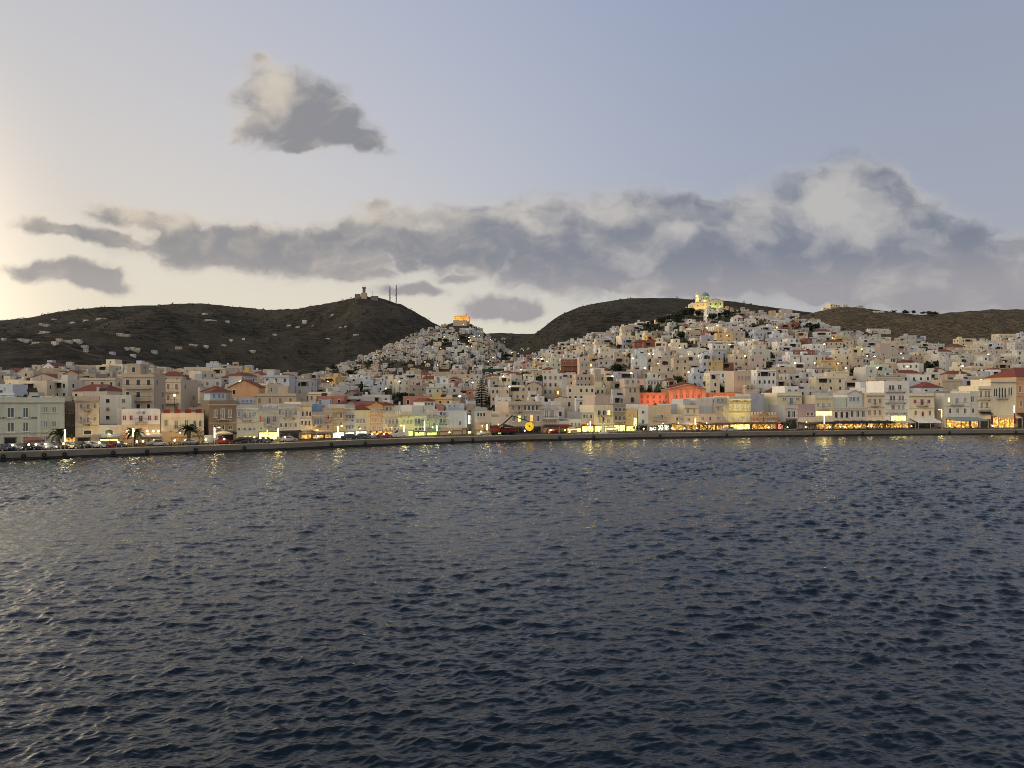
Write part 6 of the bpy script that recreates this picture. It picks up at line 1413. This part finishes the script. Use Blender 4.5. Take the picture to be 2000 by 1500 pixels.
def lamp_post(u, vt, vb, label, arm=0, power=260, head=True, d=4.6, bright=STRIP):
    x, y, a = qpoint(u, d); z0 = QZ - .004; zt = HC + (VH - vt) * y / FP; zs = max(z0 + 1.5, HC + (VH - vb) * y / FP)
    uu = UC + x * FP / y
    r = empty('quay_lamp', (x + (u - uu) * y / FP, y, z0), a); tag(r, label, 'street lamp', 'lit lamp columns on the quay'); zt -= z0; zs -= z0
    MB().cyl(0, 0, 0, zs, .09, n=8).obj('pole', flat('lamp_pole', (.18, .18, .18), .5), r); MB().cyl(0, 0, zs, zt, .15, n=8).obj('light_column', bright, r); MB().cyl(0, 0, zt, zt + .08, .17, n=8).obj('cap', IRON, r)
    if arm:
        MB().bar((0, 0, zt - .15), (arm, -.2, zt + .05), .05).obj('arm', IRON, r); MB().lathe(arm, -.2, [(.1, zt - .12), (.28, zt - .06), (.2, zt + .1)], 8).obj('lamp_head', BULB, r)
    for f in (.2, .8): point(r, (-.0, -.35, zs + (zt - zs) * f), power * .5, (1, .74, .32))
LP_ = [(127, 839, 862, 'at the palm by the alley', 0), (260, 836, 853, 'with palm fronds beside the red-shuttered house', 0), (419, 835, 855, 'hooked, before the brown building', .9), (543, 837, 858, 'right of the bright yellow shop', 0), (660, 832, 848, 'hooked, before the yellow-ochre house', .9), (789, 831, 846, 'hooked, before the cream balustrade house', -.9), (829, 822, 846, 'beside the green-lit houses', 0), (853, 831, 842, 'at the green awning', 0), (951, 829, 845, 'before the warm-lit low shops', 0),
       (1153, 823, 838, 'amid the yellow-lit kiosks', 0), (1358, 817, 829, 'before the cream tower house', 0), (1610, 806, 828, 'with a glowing cross-shaped head under the yellow sign', -1.6), (1839, 800, 815, 'hooked, in the gap beside the white awnings', -.9), (1981, 792, 806, 'at the stone mansion corner', 0)]
for u, a, b, t, arm in LP_: lamp_post(u, a, b, 'glowing lamp column ' + t, arm, 800 if u in (1610,) else 520, d=10.5 if u in (829, 1839, 1981) else 4.6)

# palms
def frond(seed):
    rs = random.Random(seed); mb = MB(); n = 8; L = 2.7; pts = []
    for i in range(n + 1):
        t = i / n; pts.append((L * t * (1 - .12 * t), .75 * sin(t * 2.0) * 1.1 - 1.5 * t * t))
    for i in range(n):
        (x0, z0), (x1, z1) = pts[i], pts[i + 1]; w0 = .34 * sin(pi * min(.98, .12 + .86 * i / n)) + .05; w1 = .34 * sin(pi * min(.98, .12 + .86 * (i + 1) / n)) + .03
        for s in (-1, 1):
            mb.face([(x0, 0, z0), (x1, 0, z1), (x1 + .22, s * w1, z1 - .18), (x0 + .10, s * w0 * .8, z0 - .14)])
    return mb.mesh('frond', LEAFP)
FR = [frond(i) for i in range(2)]
def palm(u, vt, label, d=9.0, sc=1.0):
    x, y, a = qpoint(u, d); z0 = QZ - .12; H = HC + (VH - vt) * y / FP - z0 - 1.0; uu = UC + x * FP / y
    r = empty('palm_tree', (x + (u - uu) * y / FP, y, z0), 0); tag(r, label, 'palm tree', 'palms on the quay'); rs = random.Random(u)
    MB().lathe(0, 0, [(.30, 0), (.22, .6), (.19, H * .6), (.24, H - .3), (.30, H)], 9).obj('trunk', BARK, r)
    for i in range(22):
        f = mk('frond', FR[i % 2], r, (0, 0, H - .05), 0); f.rotation_euler = (rs.uniform(-.3, .3), rs.uniform(-.75, .55), 2 * pi * i / 22 + rs.uniform(-.2, .2)); f.scale = (sc,) * 3
palm(116, 838, 'palm with drooping fronds before the pale green-white block'); palm(262, 836, 'palm wrapped round the lit column by the red-shuttered house'); palm(371, 831, 'bushy dark palm before the red-parapet building', sc=1.15); palm(1530, 822, 'small palm by the red illuminated front', sc=.7)

# parasols
def parasol(u, d, col, label, closed=False, h=2.7, w=3.0, z0=None):
    x, y, a = qpoint(u, d); uu = UC + x * FP / y
    r = empty('parasol', (x + (u - uu) * y / FP, y, QZ - .004 if d < 4.2 else QZ - .12), a); tag(r, label, 'parasol', 'café parasols on the quay')
    MB().cyl(0, 0, 0, h + .3, .035, n=6).obj('pole', WOODM, r); MB().box(-.35, .35, -.35, .35, 0, .1).obj('base', IRON, r)
    if closed: MB().lathe(0, 0, [(.12, h * .32), (.30, h * .40), (.27, h * .62), (.2, h * .85), (.05, h + .25)], 8).obj('canopy', CAN[col], r)
    else:
        mb = MB(); s = w / 2
        for i in range(4):
            p = [(-s, -s), (s, -s), (s, s), (-s, s)][i]; q = [(-s, -s), (s, -s), (s, s), (-s, s)][(i + 1) % 4]
            mb.face([(*p, h - .35), (*q, h - .35), (0, 0, h + .25)]); mb.face([(*p, h - .60), (*q, h - .60), (*q, h - .35), (*p, h - .35)])
        mb.obj('canopy', CAN[col], r)
for u, lb in ((1937, 'left, tall furled dark red parasol by the stone mansion'), (1982, 'right, furled dark red parasol at the stone mansion corner')): parasol(u, 8, 'r', lb, True, h=5.2)
PS = [(1342, 'c'), (1352, 'c'), (1366, 'n'), (1636, 'k'), (1652, 'k'), (1668, 'k'), (1684, 'k'), (1700, 'k'), (1716, 'k'), (1733, 'k'), (1748, 'c'), (1762, 'c'), (987, 'k'), (436, 'c')]
for i, (u, c) in enumerate(PS):
    t = {'c': 'cream', 'n': 'brown', 'k': 'black'}[c]; same = [q for q in PS if q[1] == c]; parasol(u, 7.0 if u > 1100 else 6, c, 'open square %s parasol over the quay tables, %s of its colour' % (t, place(same.index((u, c)), len(same)) if len(same) > 1 else 'the only one'), w=3.4, h=2.9)

# café tables, chairs and lantern lights
def cafe():
    top = flat('table_top', (.45, .42, .38), .5); tm = MB().cyl(0, 0, .70, .74, .38, n=10).mesh('table_top', top); lm = MB().cyl(0, 0, 0, .70, .035, n=6).cyl(0, 0, 0, .03, .22, n=8).mesh('leg', IRON)
    cs = MB().box(-.21, .21, -.21, .21, .43, .47).mesh('seat', flat('chair_wicker', (.10, .07, .05), .8)); cb = MB().box(-.21, .21, .18, .22, .50, .92).mesh('backrest', flat('chair_wicker', (.10, .07, .05), .8)); cl = MB().cyl(0, 0, 0, .43, .02, n=4).mesh('leg', IRON)
    rs = random.Random(4)
    ranges = [(1268, 1420, 9), (1470, 1560, 6), (1570, 1800, 16), (1845, 1990, 9), (1060, 1240, 8), (245, 330, 4), (340, 400, 3)]
    for a, b, n in ranges:
        for i in range(n):
            u = a + (b - a) * (i + .5) / n + rs.uniform(-2, 2); x, y, an = qpoint(u, rs.uniform(5.0, 9.0)); z = QZ - .116
            t = empty('cafe_table', (x, y, z), an); tag(t, 'small round café table set out on the quay', 'table', 'café tables on the quay'); mk('table_top', tm, t); mk('leg', lm, t)
            for s in (-1, 1):
                c = empty('cafe_chair', (x + s * .75 * cos(an), y + s * .75 * sin(an), z), an - s * pi / 2); tag(c, 'dark wicker chair at a café table on the quay', 'chair', 'café chairs on the quay'); mk('seat', cs, c); mk('backrest', cb, c)
                for p, q in ((-.18, -.18), (.18, -.18), (.18, .18), (-.18, .18)): mk('leg', cl, c, (p, q, 0))
    # lanterns: globe on a short stem
    gm = MB().lathe(0, 0, [(.03, 1.0), (.20, 1.1), (.20, 1.32), (.03, 1.42)], 8).mesh('globe', BULB); sm = MB().cyl(0, 0, 0, 1.0, .03, n=6).mesh('stem', IRON)
    LU = [28, 60, 74, 92, 128, 198, 236, 276, 288, 350, 411, 447, 518, 576, 640, 676, 745, 768, 893, 955, 1038, 1089, 1118, 1160, 1208, 1271, 1315, 1327, 1352, 1376, 1470, 1480, 1518, 1556, 1592, 1640, 1661, 1669, 1699, 1716, 1722, 1799, 1875, 1960]
    for i, u in enumerate(LU):
        x, y, an = qpoint(u, 4.9); o = empty('lantern', (x, y, QZ - .116), 0); tag(o, 'small glowing globe lantern on the quay, ' + place(i, len(LU)), 'lantern', 'globe lanterns on the quay'); mk('globe', gm, o); mk('stem', sm, o)
cafe()
def hedges():
    rs = random.Random(8); H_l = [(1262, 1284, 'before the blank wall building'), (1300, 1340, 'left of the cream tower house'), (1372, 1420, 'right of the cream tower house'), (1560, 1590, 'under the mauve-grey house'), (1745, 1775, 'under the white modern block')]
    for a, b, t in H_l:
        x0, y0, an = qpoint(a, 9.5); x1, y1, _ = qpoint(b, 9.5); L = sqrt((x1 - x0) ** 2 + (y1 - y0) ** 2); r = empty('planter_hedge', (x0, y0, QZ - .12), atan2(y1 - y0, x1 - x0)); tag(r, 'dark leafy planter hedge ' + t, 'hedge', 'planter hedges at the cafés')
        MB().box(0, L, -.3, .3, 0, .5).obj('trough', PL('stone'), r); leaf_cloud(rs, [(L * (i + .5) / 6, 0, 1.3, L / 9, rs.uniform(.7, 1.3)) for i in range(6)], 260, .22).obj('foliage', LEAF, r)
hedges()

# red crane truck, yellow disc sign, statue, kiosk
def crane():
    x, y, a = qpoint(1006, 6); r = empty('crane_truck', (x, y, QZ - .116), a); tag(r, 'red crane truck with a folded jib parked on the quay', 'crane truck')
    red = flat('crane_red', (.16, .025, .015), .5)
    MB().box(-4, 3.0, -1.1, 1.1, .75, 1.15).obj('chassis', IRON, r); c = MB().box(-4.1, -2.2, -1.1, 1.1, 1.16, 2.9).obj('cab', red, r); MB().box(-4.13, -2.5, -1.13, 1.13, 2.0, 2.6).obj('cab_window', GLASS, c)
    MB().box(-1.9, 3.0, -1.1, 1.1, 1.16, 2.0).obj('bed', red, r); MB().cyl(-.8, 0, 2.0, 3.1, .5, n=8).obj('turret', red, r)
    j = MB().bar((-.8, 0, 3.0), (2.2, 0, 5.4), .22).obj('jib', IRON, r); MB().bar((2.2, 0, 5.4), (7.6, 0, 3.6), .16).obj('jib_extension', IRON, j)
    for sx in (-3.2, -.2, 2.0):
        for sy in (-1, 1):
            mb = MB().cyl(0, 0, -.16, .16, .5, n=12); mb.v = [(p, q, s) for p, s, q in mb.v]; mb.obj('wheel', flat('tyre', (.015, .015, .015), .8), r, (sx, sy, .5))
    MB().lathe(-2.6, -1.0, [(.03, 2.9), (.14, 3.0), (.03, 3.15)], 8).obj('beacon', glow('beacon_orange', (1, .35, .08), 14), r)
    point(r, (-2.6, -1.5, 3.3), 120, (1, .3, .08))
    x, y, a = qpoint(1050, 6); r = empty('round_sign', (x, y, QZ - .116), a); tag(r, 'big round glowing yellow disc on a post beside the crane truck', 'sign')
    zc = HC + (VH - 832) * y / FP - QZ; mb = MB().cyl(0, 0, -.15, .15, 1.25, n=20); mb.v = [(p, q, s + zc) for p, s, q in mb.v]; mb.mi = [0] * len(mb.mi); dsc = mb.obj('disc', glow('disc_yellow', (1, .60, .03), .7, .6, 1.6), r)
    mb = MB().cyl(0, 0, -.17, .17, .28, n=12); mb.v = [(p, q, s + zc) for p, s, q in mb.v]; mb.obj('hub', flat('hub_brown', (.20, .12, .02), .6), dsc); MB().cyl(0, 0, 0, zc - 1.2, .09, n=8).obj('post', IRON, r)
crane()
def statue():
    x, y, a = qpoint(1192, 4.5); r = empty('monument', (x, y, QZ - .004), a); tag(r, 'dark bronze figure with raised arm on a pale stepped plinth', 'statue'); br = flat('bronze', (.03, .035, .03), .5)
    MB().box(-1.1, 1.1, -1.1, 1.1, 0, .3).obj('step', PL('offwhite'), r); MB().lathe(0, 0, [(.75, .3), (.65, 1.0), (.5, 2.4), (.6, 2.5), (.6, 2.65)], 8).obj('plinth', PL('palegreen'), r)
    me = bpy.data.meshes.new('figure'); J = [(0, 0, 3.6), (0, 0, 4.1), (0, 0, 4.45), (.02, 0, 4.75), (-.28, 0, 4.4), (-.5, -.05, 4.75), (-.62, -.05, 5.2), (.28, 0, 4.4), (.42, 0, 4.0), (.4, -.1, 3.65), (-.12, 0, 3.55), (-.16, -.05, 3.1), (-.18, 0, 2.66), (.14, 0, 3.55), (.22, -.12, 3.1), (.26, .02, 2.66)]
    E = [(0, 1), (1, 2), (2, 3), (2, 4), (4, 5), (5, 6), (2, 7), (7, 8), (8, 9), (0, 10), (10, 11), (11, 12), (0, 13), (13, 14), (14, 15)]; rad = [.2, .22, .1, .16, .11, .08, .06, .11, .08, .06, .14, .1, .07, .14, .1, .07]
    me.from_pydata(J, E, []); me.materials.append(br); f = mk('figure', me, r); md = f.modifiers.new('skin', 'SKIN')
    for i, v in enumerate(me.skin_vertices[0].data if me.skin_vertices else []): v.radius = (rad[i], rad[i])
    if me.skin_vertices: me.skin_vertices[0].data[0].use_root = True
    f.modifiers.new('sub', 'SUBSURF').render_levels = 1
statue()
def kiosk(u0, u1, vt, label, col, lit):
    um = (u0 + u1) / 2; x, y, a = qpoint(um, 9.0); w = (u1 - u0) * y / FP; h = HC + (VH - vt) * y / FP - QZ; r = empty('kiosk', (x, y, QZ - .116), a); tag(r, label, 'kiosk', 'kiosks on the quay')
    for sx in (-w / 2, w / 2):
        for yy in (0, 2.4): MB().box(sx - .07, sx + .07, yy - .07, yy + .07, 0, h - .3).obj('post', col, r)
    MB().hip(-w / 2, w / 2, 0, 2.4, h - .3, .6, over=.25).obj('roof', col, r); MB().box(-w / 2 + .08, w / 2 - .08, .3, .5, 0, .95).obj('counter', col, r); MB().box(-w / 2 + .08, w / 2 - .08, 2.2, 2.3, 0, h - .32).obj('back_panel', lit, r)
kiosk(58, 91, 856, 'open red-framed canopy stand before the pale green-white block', flat('kiosk_red', (.30, .10, .08), .7), PL('greywhite'))
kiosk(1100, 1116, 836, 'small white stall with red roof left of the yellow-lit kiosks', CAN['r'], SHOPM['lo']); kiosk(1140, 1156, 835, 'left yellow-lit stall before the steel-framed building', CAN['c'], SHOPM['ly']); kiosk(1212, 1234, 834, 'right yellow-lit stall before the ochre house', CAN['c'], SHOPM['ly']); kiosk(966, 978, 844, 'greenish-lit bus stop shelter before the blank wall', FRAME_W, SHOPM['lg'])

# ================================================================ FACADE FLOODLIGHTS AND HILLSIDE LAMPS
def wash(u, vz, target_v, power, col, d, label, size=100):
    y = bline(u) - d; x = XU(u, y); r = empty('facade_floodlight', (x, y, QZ - .12), 0); tag(r, label, 'floodlight', 'floodlights under facades'); z = HC + (VH - vz) * y / FP - QZ
    MB().cyl(0, 0, 0, z, .05, n=6).obj('stand', IRON, r); spot(r, (0, 0, z), (0, d, HC + (VH - target_v) * bline(u) / FP - QZ), power, col, size, .15, 'lamp')
wash(1435, 826, 806, 7000, (1, .74, .16), 2.6, 'left floodlight washing the tall yellow building'); wash(1454, 826, 806, 7000, (1, .74, .16), 2.6, 'right floodlight washing the tall yellow building')
wash(1478, 826, 815, 1100, (1, .5, .14), 2.4, 'left floodlight under the orange-lit hall'); wash(1505, 826, 815, 1100, (1, .5, .14), 2.4, 'right floodlight under the orange-lit hall')
wash(795, 842, 822, 1800, (.85, 1, .28), 3.0, 'greenish floodlight under the green-yellow house'); wash(818, 842, 826, 420, (.8, 1, .4), 2.6, 'greenish floodlight under the planted-terrace house')
wash(736, 842, 826, 320, (1, .62, .22), 2.6, 'warm floodlight under the pediment house'); wash(1232, 838, 815, 700, (1, .75, .2), 2.6, 'yellow floodlight under the ochre corner house'); wash(918, 838, 820, 260, (.75, 1, .6), 1.6, 'pale green light in the side street'); wash(1205, 838, 825, 300, (1, .78, .25), 2.6, 'yellow light under the greenery balconies')
for u, c, p, t in ((215, (1, .8, .35), 160, 'under the low arched house'), (252, (1, .5, .15), 140, 'left under the terrace awning'), (290, (1, .5, .15), 160, 'right under the terrace awning'), (352, (1, .6, .2), 160, 'before the red-parapet shops'), (522, (1, .85, .3), 260, 'before the bright yellow shop'), (620, (1, .55, .15), 220, 'under the orange café awning'), (703, (.95, 1, .75), 150, 'before the white-lit shop'),
                   (765, (1, .6, .2), 160, 'under the cream balustrade house'), (845, (.6, 1, .3), 160, 'under the green awning'), (942, (1, .65, .25), 120, 'before the warm-lit low shops'), (1148, (1, .8, .25), 320, 'left among the yellow kiosks'), (1180, (1, .8, .25), 320, 'right among the yellow kiosks'), (1295, (1, .95, .6), 130, 'before the blank wall shop'), (1325, (1, .6, .2), 110, 'left under the brown awnings'), (1380, (1, .6, .2), 110, 'right under the brown awnings'),
                   (1575, (1, .6, .2), 110, 'in the lantern-lit café'), (1645, (1, .6, .2), 110, 'left under the long black awning'), (1710, (1, .6, .2), 110, 'right under the long black awning'), (1750, (1, .7, .3), 120, 'under the white modern block'), (1865, (1, .6, .25), 160, 'under the slate awning'), (1960, (1, .7, .3), 160, 'under the stone mansion')):
    y = bline(u) - 1.6; r = empty('ceiling_lamp', (XU(u, y), y, QZ + 2.35), 0); tag(r, 'glowing ceiling lamp ' + t, 'lamp', 'lamps under the awnings'); MB().lathe(0, 0, [(.03, -.12), (.13, -.05), (.13, .05), (.03, .12)], 8).obj('globe', BULB, r); MB().cyl(0, 0, .12, .5, .015, n=4).obj('cord', IRON, r); point(r, (0, -.3, -.1), p * 6.0, c)

HL = [(139, 761), (341, 772), (923, 747), (898, 774), (1018, 722), (983, 735), (995, 755), (1058, 701), (1012, 690), (1022, 684), (1068, 706), (1044, 700), (1236, 700), (1276, 692), (1268, 691), (1297, 697), (1285, 710), (1296, 721), (1233, 729), (1259, 719), (1328, 679), (1365, 695), (1345, 727), (1437, 738), (1400, 636), (1340, 600), (1381, 617), (1455, 695), (1425, 673), (1515, 719), (1553, 709), (1592, 709), (1637, 710), (1652, 719), (1683, 682), (1694, 695), (1708, 696), (1704, 707), (1710, 706), (1714, 718), (1930, 692), (1772, 716), (1534, 697), (1517, 640), (1626, 660), (1566, 690),
      (919, 664), (936, 655), (916, 659), (926, 657), (958, 663), (985, 668), (915, 666), (921, 676), (912, 676), (861, 680), (868, 658), (895, 663), (905, 633), (830, 707), (855, 713), (954, 706), (963, 698), (1000, 688), (1140, 675), (1380, 640), (1420, 655), (1470, 668), (1610, 672), (1760, 690), (1840, 735), (1880, 715), (560, 760), (470, 745), (640, 745), (780, 745), (1196, 735), (1120, 745)]
def hill_lamps():
    def head(): return MB().lathe(0, 0, [(.05, 4.4), (.34, 4.55), (.34, 4.85), (.05, 5.0)], 8).mesh('lamp_head', BULB)
    def pole(): return MB().cyl(0, 0, -.5, 4.45, .07, n=6).mesh('pole', IRON)
    L = sorted(HL); obst = [(h['u'] - h['w'] * .5 * FP / h['Y'], h['u'] + h['w'] * .5 * FP / h['Y'], h['v0'], h['v1'], h['Y']) for h in HS]
    zones = {}
    for u, v in L:
        # the first free spot in front of whatever house the photo shows at that point
        Y = find_Y(u, v, 4.7) or find_Y(u, v + 4, 4.7)
        if Y is None: continue
        hit = [o[4] for o in obst if o[0] - 1 < u < o[1] + 1 and o[2] - 2 < v < o[3]]
        if hit: Y = min(Y, min(hit) - 2.5)
        zb = zof(v, Y) - 4.7; fake = dict(u=u, v0=v, zone='ano' if (840 < u < 1000 and v < 715) else 'x')
        zones.setdefault(zone_word(fake), []).append((u, Y, zb))
    for z, M in zones.items():
        for i, (u, Y, zb) in enumerate(M):
            g = land1(u, Y); r = empty('street_lamp', (XU(u, Y), Y, min(zb, max(g, zb - 6))), 0); tag(r, 'glowing street lamp %s%s' % (z, ', ' + place(i, len(M)) if len(M) > 1 else ''), 'street lamp', 'street lamps on the hillsides')
            s = 1.0 + Y / 1500; dz = zb - r.location[2]
            o = mk('lamp_head', cached('hlh', head), r, (0, 0, dz)); o.scale = (s, s, 1); p = mk('pole', cached('hlp', pole), r, (0, 0, dz)); p.scale = (s, s, 1)
            if dz > .3: MB().cyl(0, 0, -.5, dz, .09, n=6).obj('footing', IRON, r)
            point(r, (0, -1.2, dz + 4.2), 70 if Y < 600 else 130, (1, .72, .34), .3)
hill_lamps()
